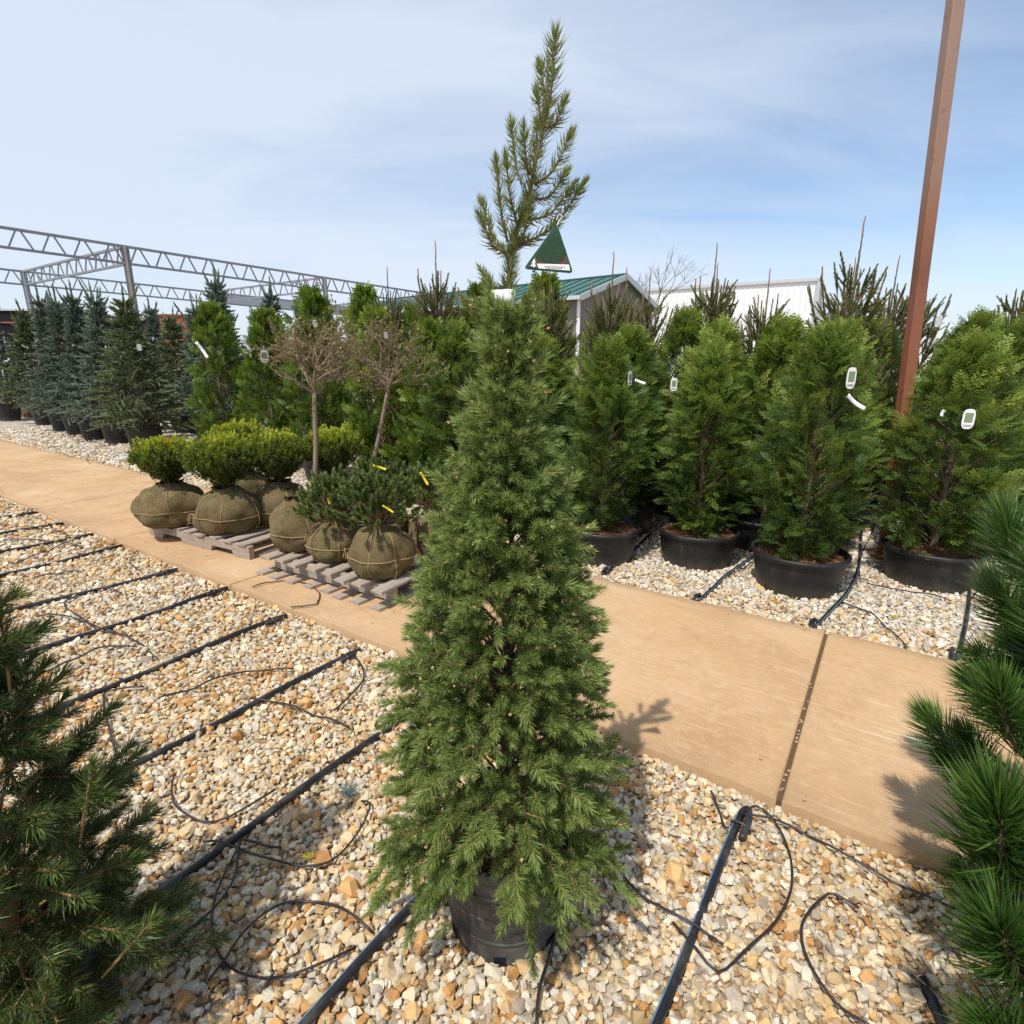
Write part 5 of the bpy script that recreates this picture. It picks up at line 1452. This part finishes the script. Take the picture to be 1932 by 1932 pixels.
for q, lab in (('a', 'thin drip tube arching beside the first thuja pot'), ('b', 'thin drip tube from the mulched pot to the striped pipe'), ('c', 'thin drip tube reaching the walkway before the mulched pot'),
               ('d', 'thin drip tube on white gravel before the widest thuja pot'), ('e', 'thin drip tube bowed right of the widest thuja pot'), ('f', 'thin drip tube between the mulched and the widest thuja pots')):
    drip(BTUBES[q], lab, 'thin drip tubes in the far bed', .0042)

# litter on the gravel
b = Buf()
for q in range(9):
    a = q * .7; inst(b, needles(.03, 26, .02, .0022, 70, 30, .2), frames(nrm(np.array([[cos(a), sin(a), .5]]))), np.array([[0, 0, .01]]), np.array([1.]))
o = b.obj('cut_sprig', MAT['blueneedle'], None, loc=(-.575, 1.655, .022)); tag(o, 'tuft of cut blue spruce needles lying on the gravel left of the middle spruce', 'sprig')
b = Buf()
for q in range(4): inst(b, needles(.04, 22, .022, .003, 45, 15, .1), frames(nrm(np.array([[-1, -.2 + .2 * q, .25]]))), np.array([[0, 0, .008]]), np.array([.8]))
o = b.obj('cut_sprig', MAT['yellowneedle'], None, loc=(-.60, 1.39, .02)); tag(o, 'yellowed sprig lying inside the drip tube arc', 'sprig')
b = Buf()
for q in range(3): inst(b, needles(.05, 22, .02, .003, 45, 15, .1), frames(nrm(np.array([[1, -.3 + .3 * q, .15]]))), np.array([[0, 0, .008]]), np.array([1.]))
o = b.obj('cut_sprig', MAT['yellowneedle'], None, loc=(2.30, 3.12, .02)); tag(o, 'yellow sprig on the pale gravel before the widest thuja', 'sprig')
for P, lab in (([(1.0, 1.09, .022), (1.03, 1.02, .03), (1.07, .93, .022)], 'long dry straw near the lower right pine'), ([(.87, .985, .024), (.93, .975, .02), (.985, .985, .024)], 'curved dry straw crossing the other one')):
    b = Buf(); P = np.array(P); tube(b, smooth_line(P - P[0], .01), .0016, 5); tag(b.obj('dry_straw', MAT['twine'], None, loc=tuple(P[0])), lab, 'straw')

# ------------------------------------------------------------------ rusty post
pt, pb = np.array([2.867, 4.35, 3.812]), np.array([2.992, 4.35, 1.513])
d_ = (pt - pb) / (pt[2] - pb[2]); base = pb - d_ * (pb[2] + .05); topp = pt + d_ * .9
post = thing('steel_post', 'tall rust-red square steel post rising out of the thujas at the right', 'post', tuple(base))
b = Buf(); bar(b, (0, 0, 0), topp - base, .082); o = b.obj('shaft', MAT['rust'], post)
bv = o.modifiers.new('b', 'BEVEL'); bv.width = .01; bv.segments = 3
b = Buf(); bar(b, (topp - base), (topp - base) + d_ * .012, .095); b.obj('cap', MAT['rust'], post)
b = Buf(); box(b, (0, 0, .06), (.26, .26, .02)); b.obj('base_plate', MAT['rust'], post)

# ------------------------------------------------------------------ steel truss frame
ZT, ZB = 4.49, 4.07
frame_p0 = np.array([-10.278, 16.0])
LN, LD_ = 6.35, 7.6
def P_(i, j, z): q = frame_p0 + DN * LN * i - DT * LD_ * j; return np.array([q[0], q[1], z])
frame = thing('truss_canopy', 'open grey steel truss frame on posts behind the spruces at left', 'frame', (float(frame_p0[0]), float(frame_p0[1]), 0))
O = np.array([frame_p0[0], frame_p0[1], 0])
def truss(a, c, n, mat='steel'):
    """ladder of chords and zigzag webs; each web its own piece"""
    b = Buf(); bar(b, a - O, c - O, .075, .06); b.obj('top_chord', MAT[mat], frame)
    dz = np.array([0, 0, ZB - ZT])
    b = Buf(); bar(b, a - O + dz, c - O + dz, .07, .055); b.obj('bottom_chord', MAT[mat], frame)
    for i in range(n):
        u0_, u1_, u2_ = i / n, (i + .5) / n, (i + 1) / n
        for s, e in ((a + (c - a) * (u0_ + .12 / n) + dz, a + (c - a) * (u1_ - .06 / n)), (a + (c - a) * (u1_ + .06 / n), a + (c - a) * (u2_ - .12 / n) + dz)):
            b = Buf(); bar(b, s - O, e - O, .032, .032); b.obj('web', MAT[mat], frame)
for j in (0, 1):
    for i in range(-1, 3):
        truss(P_(i, j, ZT), P_(i + 1, j, ZT), 10)
for i in range(0, 4):
    truss(P_(i, 0, ZT - .002), P_(i, 1, ZT - .002), 11)
for i in range(-1, 4):
    for j in (0, 1):
        b = Buf(); q = P_(i, j, 0) - O
        bar(b, q + [0, 0, -.1], q + [0, 0, ZT], .13); b.obj('post', MAT['steel_rust' if j == 0 else 'steel'], frame)
b = Buf(); q0, q1 = P_(2, 1, ZT) - O, P_(3, 1, ZT) - O
b = Buf(); box(b, (P_(1, 1, 4.3) + P_(3, 1, 4.3)) / 2 - O + [0, 0, 0], (.05, 2 * LN - .3, .42), -DA); b.obj('gutter_beam', MAT['metal_grey'], frame)

# ------------------------------------------------------------------ buildings
def ribbed(name, parent, a, c, z0, z1, mat, pitch=.32, depth=.03, top=None):
    """vertical ribbed cladding between ground points a and c; top(u)->height"""
    a, c = np.array(a, float), np.array(c, float); L = np.linalg.norm(c - a); d = (c - a) / L; nr = np.array([d[1], -d[0]])
    n = int(L / pitch); b = Buf()
    us, off = [], []
    for i in range(n + 1):
        x = min(i * pitch, L)
        for dx, o_ in ((0, 0), (.06, depth), (.1, depth), (.16, 0)):
            if x + dx <= L: us.append(x + dx); off.append(o_)
    us.append(L); off.append(0)
    V = []
    for x, o_ in zip(us, off):
        p = a + d * x + nr * o_; zt_ = top(x / L) if top else z1
        V += [(p[0], p[1], z0), (p[0], p[1], zt_)]
    b.add(V, [(2 * i, 2 * i + 2, 2 * i + 3, 2 * i + 1) for i in range(len(us) - 1)])
    return b.obj(name, MAT[mat], parent)
def slab(name, parent, pts, th, mat, lift=(0, 0, 1)):
    P = np.array(pts, float); n = len(P); Lf = np.array(lift) * th
    b = Buf(); b.add(np.vstack([P, P + Lf]), [(0, 1, 2, 3), (7, 6, 5, 4)] + [(i, 4 + i, 4 + (i + 1) % 4, (i + 1) % 4) for i in range(4)])
    return b.obj(name, MAT[mat], parent)
# barn with green roof: near corner, long side runs away to the left, gable to the right
K = np.array([2.877, 26.0]); EZ, RZ = 4.47, 5.65
e1 = nrm(np.array([1.37, 27.93]) - K) ; e2 = np.array([-e1[1], e1[0]]); e2 = -e2 if e2[0] < 0 else e2
e2 = nrm(np.array([0.626, 0.78]))
e1 = nrm(np.array([-0.78, 0.626]))
LB, WB = 17.0, 7.4
barn = thing('barn', 'taupe metal barn with green roof and white trim behind the thujas', 'building')
A, B_, C_, D_ = K, K + e2 * WB, K + e2 * WB + e1 * LB, K + e1 * LB
ribbed('wall', barn, D_, A, -.05, EZ, 'siding')
ribbed('wall', barn, A, B_, -.05, EZ, 'siding', top=lambda u: EZ + (RZ - EZ) * (1 - abs(u * 2 - 1)))
ribbed('wall', barn, B_, C_, -.05, EZ, 'siding')
ribbed('wall', barn, C_, D_, -.05, EZ, 'siding', top=lambda u: EZ + (RZ - EZ) * (1 - abs(u * 2 - 1)))
ov = .35; sl = (RZ - EZ) / (WB / 2)
def p3(q, z): return (q[0], q[1], z)
ra, rb = K + e2 * WB / 2 - e1 * ov, K + e2 * WB / 2 + e1 * (LB + ov)
for sgn, q in ((-1, A), (1, B_)):
    q0 = q + e2 * sgn * ov - e1 * ov; q1 = q + e2 * sgn * ov + e1 * (LB + ov)
    rf = slab('roof', barn, [p3(q0, EZ - sl * ov), p3(ra, RZ), p3(rb, RZ), p3(q1, EZ - sl * ov)], .09, 'roofgreen')
    for i in range(26):                       # standing seams
        u = (i + .5) / 26; s = q0 + (q1 - q0) * u; r_ = ra + (rb - ra) * u
        b = Buf(); bar(b, p3(s, EZ - sl * ov + .11), p3(r_, RZ + .11), .04, .05); b.obj('seam', MAT['roofgreen'], rf)
    b = Buf(); bar(b, p3(q0 - e1 * .02, EZ - sl * ov), p3(ra - e1 * .02, RZ), .06, .24); b.obj('rake_trim', MAT['metal_grey'], barn)
b = Buf(); bar(b, p3(A - e2 * (ov + .06) - e1 * ov, EZ - sl * ov), p3(D_ - e2 * (ov + .06) + e1 * ov, EZ - sl * ov), .13, .16); b.obj('gutter', MAT['metal_grey'], barn)
b = Buf(); bar(b, p3(ra, RZ + .12), p3(rb, RZ + .12), .2, .06); b.obj('ridge_cap', MAT['roofgreen'], barn)
b = Buf(); bar(b, p3(A - e1 * .03 - e2 * .03, 0), p3(A - e1 * .03 - e2 * .03, EZ - .1), .14); b.obj('corner_trim', MAT['white'], barn)
def opening(parent, a, d, nr, x, z0, w, h, frame_m='white'):
    c = a + d * x
    win = Buf(); box(win, (c[0] + nr[0] * .06, c[1] + nr[1] * .06, z0 + h / 2), (w, .03, h), math.atan2(d[1], d[0])); o = win.obj('window', MAT['glass'], parent)
    for dx, dz, sw, sh in ((0, h / 2 + .05, w + .2, .1), (0, -h / 2 - .05, w + .2, .1), (-w / 2 - .05, 0, .1, h), (w / 2 + .05, 0, .1, h)):
        q = c + d * dx + nr * .075
        f = Buf(); box(f, (q[0], q[1], z0 + h / 2 + dz), (sw, .05, sh), math.atan2(d[1], d[0])); f.obj('frame', MAT[frame_m], o)
opening(barn, A, e1, -e2, 2.9, 1.3, 1.6, 1.5); opening(barn, A, e1, -e2, 5.6, 1.3, 1.6, 1.5); opening(barn, A, e1, -e2, 9.6, 1.3, 1.6, 1.5)
opening(barn, A, e2, -e1, 2.4, 1.6, 2.0, 1.2); opening(barn, A, e2, -e1, 6.0, 1.6, 2.0, 1.2)
b = Buf(); q = A + e2 * 2.6 - e1 * .5
box(b, (q[0], q[1], 3.0), (3.4, 1.1, .1), math.atan2(e2[1], e2[0])); b.obj('canopy', MAT['metal_grey'], barn)
b = Buf(); q = A + e1 * 1.3 - e2 * .1; box(b, (q[0], q[1], 3.75), (.16, .16, .2), 0); b.obj('wall_lamp', MAT['white'], barn)
# white warehouse
wh = thing('warehouse', 'long white ribbed metal warehouse behind the thujas on the right', 'building')
WA, WB2 = np.array([30.6, 60.0]), np.array([-6.0, 81.2])
dd = nrm(WB2 - WA); nn_ = np.array([-dd[1], dd[0]]); nn_ = nn_ if nn_[1] > 0 else -nn_
WZ = 10.0; WD = 16.0
ribbed('wall', wh, WB2, WA, -.05, WZ, 'whitewall', .6, .06)
WC = WA + nn_ * WD
ribbed('wall', wh, WA, WC, -.05, WZ, 'whitewall', .6, .06, top=lambda u: WZ - 2.4 * max(0, u) )
slab('roof', wh, [p3(WA - dd * .2, WZ + .02), p3(WB2, WZ + .02), p3(WB2 + nn_ * WD, WZ - 2.4), p3(WC - dd * .2, WZ - 2.4)], .12, 'metal_grey')
b = Buf(); bar(b, p3(WA - nn_ * .12, WZ + .02), p3(WB2 - nn_ * .12, WZ + .02), .2, .3); b.obj('eave_trim', MAT['metal_grey'], wh)
b = Buf(); bar(b, p3(WA - nn_ * .08 - dd * .08, 0), p3(WA - nn_ * .08 - dd * .08, WZ - .2), .3); b.obj('corner_trim', MAT['metal_grey'], wh)
q = WA + dd * 22 - nn_ * .2
b = Buf(); bar(b, p3(q, 0), p3(q, WZ - .2), .16); b.obj('downpipe', MAT['metal_grey'], wh)
q = WA + dd * 27 + nn_ * 2
b = Buf(); tube(b, [p3(q, WZ - .5), p3(q, WZ + 1.1)], .28, 10); b.obj('roof_vent', MAT['metal_grey'], wh)
# small far white building at right
sw = thing('shed', 'low white shed seen through the gap right of the warehouse', 'building', (43, 68, 0), .2)
b = Buf(); box(b, (0, 0, 3.1), (9, 6, 6.3)); b.obj('wall', MAT['whitewall'], sw)
b = Buf(); box(b, (0, 0, 6.32), (9.6, 6.6, .15)); b.obj('roof', MAT['metal_grey'], sw)
b = Buf(); box(b, (-2, -3.02, 1.2), (1.4, .06, 2.4)); b.obj('door', MAT['metal_grey'], sw)

# ------------------------------------------------------------------ white picket fence and dark shelters at far left
fl_ = thing('picket_fence', 'white vinyl picket fence behind the spruces at far left', 'fence', (-13.25, 17.0, 0))
fd = np.array([0.97, 0.25])
for i, s in enumerate((-7.6, -5.1, -2.5, 0, 2.5)):
    b = Buf(); q = fd * s; box(b, (q[0], q[1], 1.1), (.17, .17, 2.26), math.atan2(fd[1], fd[0])); o = b.obj('post', MAT['white'], fl_)
    c = Buf(); box(c, (q[0], q[1], 2.25), (.2, .2, .05), math.atan2(fd[1], fd[0])); c.obj('cap', MAT['white'], o)
for z in (1.95, 1.53, .35):
    b = Buf(); bar(b, (*(fd * -7.6), z), (*(fd * 2.5), z), .05, .09); b.obj('rail', MAT['white'], fl_)
pk_ = Buf(); box(pk_, (0, 0, 0), (.035, .03, 1.0)); V = pk_.V[0].copy()
pm = Buf(); pm.add(np.vstack([V * [1, 1, 2.05], [[0, 0, 1.1]]]), BOXQ[[0, 2, 3, 4, 5]], [(4, 5, 8), (5, 6, 8), (6, 7, 8), (7, 4, 8)]); pmesh = pm.mesh('picket', MAT['white'])
s = -7.45
k_ = 0
while s < 2.5:
    if abs((s + 7.6) % 2.52) > .12:
        q = fd * s; o = put('picket', pmesh, fl_, (q[0], q[1], 1.15 if k_ % 2 else 1.0)); o.rotation_euler = (0, 0, math.atan2(fd[1], fd[0]))
    s += .21; k_ += 1
def shelter(lab, x, y, w, d, h, rz, mat, line):
    t = thing('shelter', lab, 'shelter', (x, y, 0), rz)
    b = Buf(); box(b, (0, 0, h / 2 + .25), (w, d, h - .5)); b.obj('cover', MAT[mat], t)
    b = Buf(); box(b, (0, -d / 2 - .02, h - .42), (w - .3, .05, .05)); b.obj('front_rail', MAT[line], t)
    b = Buf(); box(b, (0, 0, h + .02), (w + .1, d + .1, .06)); b.obj('top', MAT[mat if mat != 'black' else 'metal_grey'], t)
    for sx in (-1, 1):
        b = Buf(); box(b, (sx * (w / 2 - .05), -d / 2 + .05, .14), (.08, .08, .3)); b.obj('leg', MAT['metal_grey'], t)
    return t
shelter('black covered shelter with a pale front rail at the far left', -18.4, 23.0, 4.4, 3, 3.35, .07, 'black', 'redwood')
shelter('black covered shelter left of the other, cut off by the picture edge', -23.2, 22.4, 4.6, 3, 3.38, .07, 'black', 'metal_grey')
shelter('red-brown cedar shelter seen between the left spruces', -13.6, 25.0, 2.2, 2.0, 3.4, .1, 'redwood', 'redwood')
shelter('low dark shelter behind the white fence post', -15.6, 24.6, 1.6, 2.0, 3.2, .1, 'black', 'metal_grey')
# ornamental dry grass by the fence
b = Buf(); n = 700
g = np.random.default_rng(4); a_ = g.uniform(0, 2 * pi, n)
Pn = np.column_stack([g.normal(0, .5, n), g.normal(0, .15, n), np.zeros(n)])
inst(b, (np.array([(-.5, 0, 0), (.5, 0, 0), (.3, 0, .6), (-.3, 0, .6), (0, 0, 1.)]), np.array([(0, 1, 2, 3)]), np.array([(3, 2, 4)]), np.full(5, .5)),
     frames(nrm(np.column_stack([g.normal(0, .25, n), g.normal(0, .25, n), np.ones(n)]))), Pn, np.column_stack([np.full(n, .014), np.full(n, .014), g.uniform(.6, 1.15, n)]))
o = b.obj('ornamental_grass', MAT['drygrass'], None, loc=(-13.6, 16.2, 0)); tag(o, 'clump of dry tan ornamental grass before the white fence', 'grass')
# distant bare trees
def bare_tree(lab, x, y, h, seed):
    g = np.random.default_rng(seed); t = thing('bare_tree', lab, 'tree', (x, y, 0), 0, 'bare trees behind the buildings')
    tr, tw = Buf(), Buf()
    def grow(p, d, L, r, lev):
        q = p + d * L; tube(tr if lev < 2 else tw, [p, p + d * L * .5 + g.normal(0, .03 * L, 3), q], [r, r * .8, r * .6], 5 if lev < 2 else 3, cap=False)
        if lev < 5:
            for j in range(3): grow(q, nrm(d + g.normal(0, .38, 3) + [0, 0, .12]), L * g.uniform(.6, .8), r * .55, lev + 1)
    grow(np.zeros(3), np.array([0, 0, 1.]), h * .3, h * .018, 0)
    tr.obj('trunk', MAT['bark'], t); tag(tw.obj('crown', MAT['bark'], t), kind='stuff')
bare_tree('bare grey tree between barn gable and warehouse', 12.2, 50, 8.2, 3)
bare_tree('bare tree rising just above the barn ridge', 9.8, 44, 10.2, 4)
bare_tree('bare tree in front of the warehouse middle', 17.5, 55, 7.5, 6)
bare_tree('bare tree behind the upright spruces in front of the warehouse', 20.8, 54, 7.0, 9)
# a low line of far trees
g = np.random.default_rng(77); fb = Buf(); n = 5200
a_ = np.linspace(-1.0, 1.0, n) + g.normal(0, .004, n); R_ = g.uniform(150, 190, n)
hz = 3.4 + 1.6 * np.sin(a_ * 23) + 1.2 * np.sin(a_ * 51 + 1)
Pn = np.column_stack([np.sin(a_) * R_, np.cos(a_) * R_, g.random(n) ** .8 * np.maximum(hz, 1.2)])
inst(fb, (np.array([(-1, 0, 0), (0, 0, -.8), (1, 0, 0), (0, 0, 1.)], float), np.array([(0, 1, 2, 3)]), np.zeros((0, 3), int), np.full(4, .4)), frames(nrm(g.normal(size=(n, 3)))), Pn, g.uniform(.6, 1.5, n), g.normal(-.1, .15, n))
tag(fb.obj('far_trees', MAT['yew']), 'thin dark line of far-off trees along the horizon', 'trees', kind='stuff')

# ------------------------------------------------------------------ long-needled pine at right edge
BP = [needles(.15, 520, .135, .0034, 56, 15, .05, seg=2, tintj=.35, tiptint=.3, start=.0) for _ in range(3)]
BPs = [needles(.1, 360, .12, .0033, 60, 14, .05, seg=2, tintj=.35, tiptint=.3, start=.0) for _ in range(2)]
px_, py_ = 1.42, 1.1
rp = thing('potted_pine', 'deep green pine with long stiff needle brushes at the right edge, close to the viewer', 'tree', (px_, py_, 0))
f, w, bd = Buf(), Buf(), Buf()
tube(w, [(0, 0, .2), (.01, 0, .7), (.02, .01, 1.25), (.02, .01, 1.5)], [.022, .018, .012, .007], 8)
brush = [((1.06, .95, .45), (-.32, .0, .95), 1.3, 0), ((.99, .8, .36), (-.5, .0, .8), 1.1, 0), ((1.14, .9, .5), (-.1, .1, 1), 1.25, 0), ((1.09, 1.05, .72), (-.4, 0, .9), .85, 0), ((1.13, 1.16, .83), (-.85, 0, .5), .6, 1),
         ((1.2, 1.1, .88), (-.2, -.1, 1), 1.0, 0), ((1.2, 1.12, 1.05), (-.15, 0, 1), 1.0, 0), ((1.1, .82, .3), (-.3, -.1, .85), 1.1, 0), ((1.2, .85, .45), (-.1, -.2, .9), 1.2, 0),
         ((1.02, .78, .22), (-.7, -.1, .45), .9, 0), ((1.25, 1.0, .7), (-.1, -.2, .95), 1.1, 0), ((1.42, 1.1, 1.3), (0, 0, 1), 1.1, 0), ((1.55, 1.1, 1.1), (.4, 0, .8), 1, 0),
         ((1.6, 1.15, .8), (.7, 0, .6), 1, 0), ((1.32, .8, .4), (.0, -.4, .8), 1.1, 0), ((1.4, 1.4, .8), (0, .7, .6), .9, 0), ((1.3, 1.35, 1.0), (-.1, .4, .9), .85, 0), ((1.65, 1.0, .45), (.7, -.2, .4), 1, 0), ((1.3, 1.35, .4), (-.2, .6, .4), .9, 0)]
for q, (p, d, s, k) in enumerate(brush):
    p = np.array(p) - [px_, py_, 0]; d = nrm(np.array(d, float))
    z0_ = max(.25, p[2] - .25)
    tube(w, smooth_line([(0, 0, z0_), p * [.5, .5, 0] + [0, 0, (z0_ + p[2]) / 2 - .03], p, p + d * .15 * s], .04), .006, 6)
    tm = (BPs if k else BP)[q % (2 if k else 3)]
    inst(f, tm, frames(d[None]), p[None], np.array([s]), np.array([rng.normal(0, .08)]))
    inst(f, BPs[q % 2], frames(nrm(d + rng.normal(0, .3, 3))[None]), (p - d * .05)[None], np.array([s * .85]), np.array([-.1]))
    inst(bd, ico, frames(d[None]), (p + d * .165 * s)[None], np.array([.006]))
g = np.random.default_rng(8)
for q in range(42):
    a_ = g.uniform(0, 2 * pi); zc = g.uniform(.16, 1.15); r_ = (.3 if zc < .7 else .3 - .4 * (zc - .7)) * g.uniform(.45, 1.0)
    p = np.array([cos(a_) * r_ * .95, sin(a_) * r_, zc]); d = nrm(np.array([cos(a_) * .8, sin(a_) * .8, .75]) + g.normal(0, .15, 3))
    inst(f, (BP + BPs)[q % 5], frames(d[None]), (p - d * .06)[None], np.array([g.uniform(.75, .98)]), np.array([g.normal(-.03, .1)]))
    tube(w, [p * [0, 0, 1] - [0, 0, min(.15, p[2] * .3)], p * [.5, .5, 1] - [0, 0, .05], p + d * .06], [.006, .005, .004], 5, cap=False)
f.obj('crown', MAT['bigpine'], rp); w.obj('trunk', MAT['bark'], rp); bd.obj('buds', MAT['bud'], rp)
pot_parts(rp, .19, .28, .85, True, 'pot')

# ------------------------------------------------------------------ pine at lower left
LPn = [needles(.14, 170, .05, .0023 if q else .0036, 60, 24, .12, seg=2 if q else 1, tintj=.35, tiptint=.3) for q in range(3)] + [needles(.09, 120, .048, .0023 if q else .0036, 60, 18, .12, seg=2 if q else 1, tintj=.35, tiptint=.35) for q in range(2)]
LPst = [stick(.135, .0036, .0028)] * 3 + [stick(.085, .0034, .0028)] * 2
lp = thing('potted_pine', 'dark short-needled pine filling the lower left corner, close to the viewer', 'tree', (-1.08, .93, 0))
f, w = Buf(), Buf()
conifer(f, w, 1.36, .1, interp((.05, .2, .46, .77, 1.0, 1.2, 1.36), (.27, .27, .21, .14, .06, .03, .02)), 150, (16, 58), LPn, LPst, trunk_r=.024, per=(4, 7), slen=(.6, .9), spread=38, inner=.35, twig_r=.0026, seed=21)
o_ = np.array([-1.08, .93, 0])
for p, d, s_ in (((-.87, .74, .30), (.35, 0, .9), 1.0), ((-.80, .72, .14), (.45, -.1, .8), .9), ((-1.0, .78, .2), (.1, -.2, 1), 1.0), ((-.86, .93, .62), (.3, 0, .9), .9), ((-.98, .97, .94), (.12, 0, 1), .8), ((-.95, .8, .5), (.2, -.1, 1), 1.1), ((-.78, .85, .35), (.6, 0, .7), .9), ((-.74, .74, .02), (.6, -.1, .6), .9), ((-.9, .7, .05), (.3, -.2, .8), 1.0), ((-1.0, 1.0, 1.2), (.05, .1, 1), .7)):
    p, d = np.array(p) - o_, nrm(np.array(d, float))
    inst(f, LPn[1], frames(d[None]), p[None], np.array([s_]), np.array([.12])); inst(w, LPst[1], frames(d[None]), p[None], np.array([s_]))
    tube(w, [p - d * .07, p], .003, 5)
f.obj('crown', MAT['leftpine'], lp); w.obj('trunk', MAT['twig'], lp)
pot_parts(lp, .18, .28, .85, True, 'pot')

# ------------------------------------------------------------------ tags and ribbons hung on the plants
def oval_tag(lab, p, s=.055, rz=0.0, tilt=0.0, photo=True):
    s *= .86
    t = thing('plant_tag', lab, 'tag', p, rz, 'white plant tags'); t.rotation_euler = (tilt, 0, rz)
    pts = []
    for i in range(28):
        a = i * 2 * pi / 28; e = 3.2
        pts.append((math.copysign(abs(cos(a)) ** (2 / e), cos(a)) * s * .6, math.copysign(abs(sin(a)) ** (2 / e), sin(a)) * s))
    tri_plate('card', pts, 0, .0015, 'whitetag', t)
    if photo:
        tri_plate('photo', [(-s * .4, -s * .35), (s * .4, -s * .35), (s * .4, s * .62), (-s * .4, s * .62)], -.0012, .0006, 'tagphoto', t)
        b = Buf()
        for q in range(9): box(b, (-s * .36 + q * s * .09, -.0013, -s * .68), (s * (.03 if q % 2 else .05), .0006, s * .22))
        b.obj('print', MAT['ink'], t)
    b = Buf(); tube(b, smooth_line([(0, 0, s * .95), (.004, .008, s * 1.3), (0, .02, s * 1.6)], .01), .0012, 4); b.obj('string', MAT['ink'], t)
    return t
oval_tag('oval white picture tag on the widest front thuja right of the post', (2.70, 3.33, 1.207), .068, -.1)
oval_tag('rectangular-looking white picture tag on the mulched thuja', (1.945, 3.29, 1.44), .07, .35)
oval_tag('white tag turned edgeways on the thuja right of the middle spruce', (0.80, 3.9, 1.42), .055, .9)
oval_tag('pale tag half hidden between the first two front thujas', (1.09, 3.86, 1.381), .05, .3)
oval_tag('white tag standing up beside the rusty post', (3.116, 4.3, 1.83), .05, .2, .2, False)
oval_tag('white tag fluttering on the first globe tree', (-1.66, 3.86, 1.55), .05, .5, .3)
oval_tag('small white tag on top of the first globe tree', (-1.3, 3.85, 1.76), .03, .2, .6, False)
oval_tag('small white tag on the second globe tree', (-.98, 4.5, 1.72), .03, .1, .5, False)
oval_tag('white tag half behind the neck of the middle spruce', (.045, 1.34, 1.588), .022, .5, .3, False)
oval_tag('white tag on the nearest spruce of the left row', (-5.75, 8.92, 1.74), .06, .4, .3, False)
def ribbon(lab, p, L, w, dirv, m, cat='ribbon', group=None):
    L, w = L * .85, w * .8
    d = nrm(np.array(dirv, float)); s = nrm(np.cross(d, (0.2, -1, .1))); n = np.cross(d, s)
    V = []
    for i, u in enumerate(np.linspace(0, 1, 9)):
        c = d * L * u + n * .02 * math.sin(u * 3) * L / .15
        V += [c - s * w / 2, c + s * w / 2]
    b = Buf(); b.add(V, [(2 * i, 2 * i + 2, 2 * i + 3, 2 * i + 1) for i in range(8)])
    o = b.obj('ribbon', MAT[m], None, smooth=True, loc=tuple(p)); o.modifiers.new('t', 'SOLIDIFY').thickness = .001
    return tag(o, lab, cat, group)
ribbon('white curled identification band on the mulched thuja below its tag', (1.93, 3.27, 1.345), .16, .03, (.8, 0, -.55), 'whitetag')
ribbon('short white band beside the edgeways tag', (.83, 3.88, 1.41), .09, .022, (.9, 0, -.3), 'whitetag')
ribbon('short white band left of the oval tag', (2.56, 3.36, 1.22), .045, .03, (.3, 0, 1), 'whitetag')
ribbon('white band on the leftmost arborvitae', (-4.5, 8.25, 1.80), .3, .05, (.5, 0, -.8), 'whitetag')
ribbon('blue-grey band between the first two arborvitae', (-3.62, 7.75, 1.83), .24, .05, (.5, 0, -.7), 'metal_grey')
ribbon('yellow ribbon on the left dwarf pine', (-1.22, 3.56, .68), .085, .018, (.25, 0, -1), 'yellow')
ribbon('yellow ribbon on the right front dwarf pine', (-.78, 3.25, .68), .09, .014, (.8, 0, -.55), 'yellow')
ribbon('yellow ribbon on top of the rear dwarf pine', (-1.0, 3.95, .8), .13, .022, (.9, 0, -.3), 'yellow')
ribbon('yellow ribbon hanging at the left side of the middle spruce', (-.62, 3.7, .8), .12, .02, (.5, 0, -.9), 'yellow')
ribbon('orange ribbon on the leftmost boxwood', (-2.85, 4.55, .87), .05, .014, (.3, 0, 1), 'orange')
ribbon('orange ribbon on the middle boxwood', (-2.38, 4.5, .9), .05, .014, (.3, 0, 1), 'orange')
ribbon('orange ribbon beside the globe tree trunk', (-1.55, 4.4, .86), .07, .016, (-.5, 0, 1), 'orange')
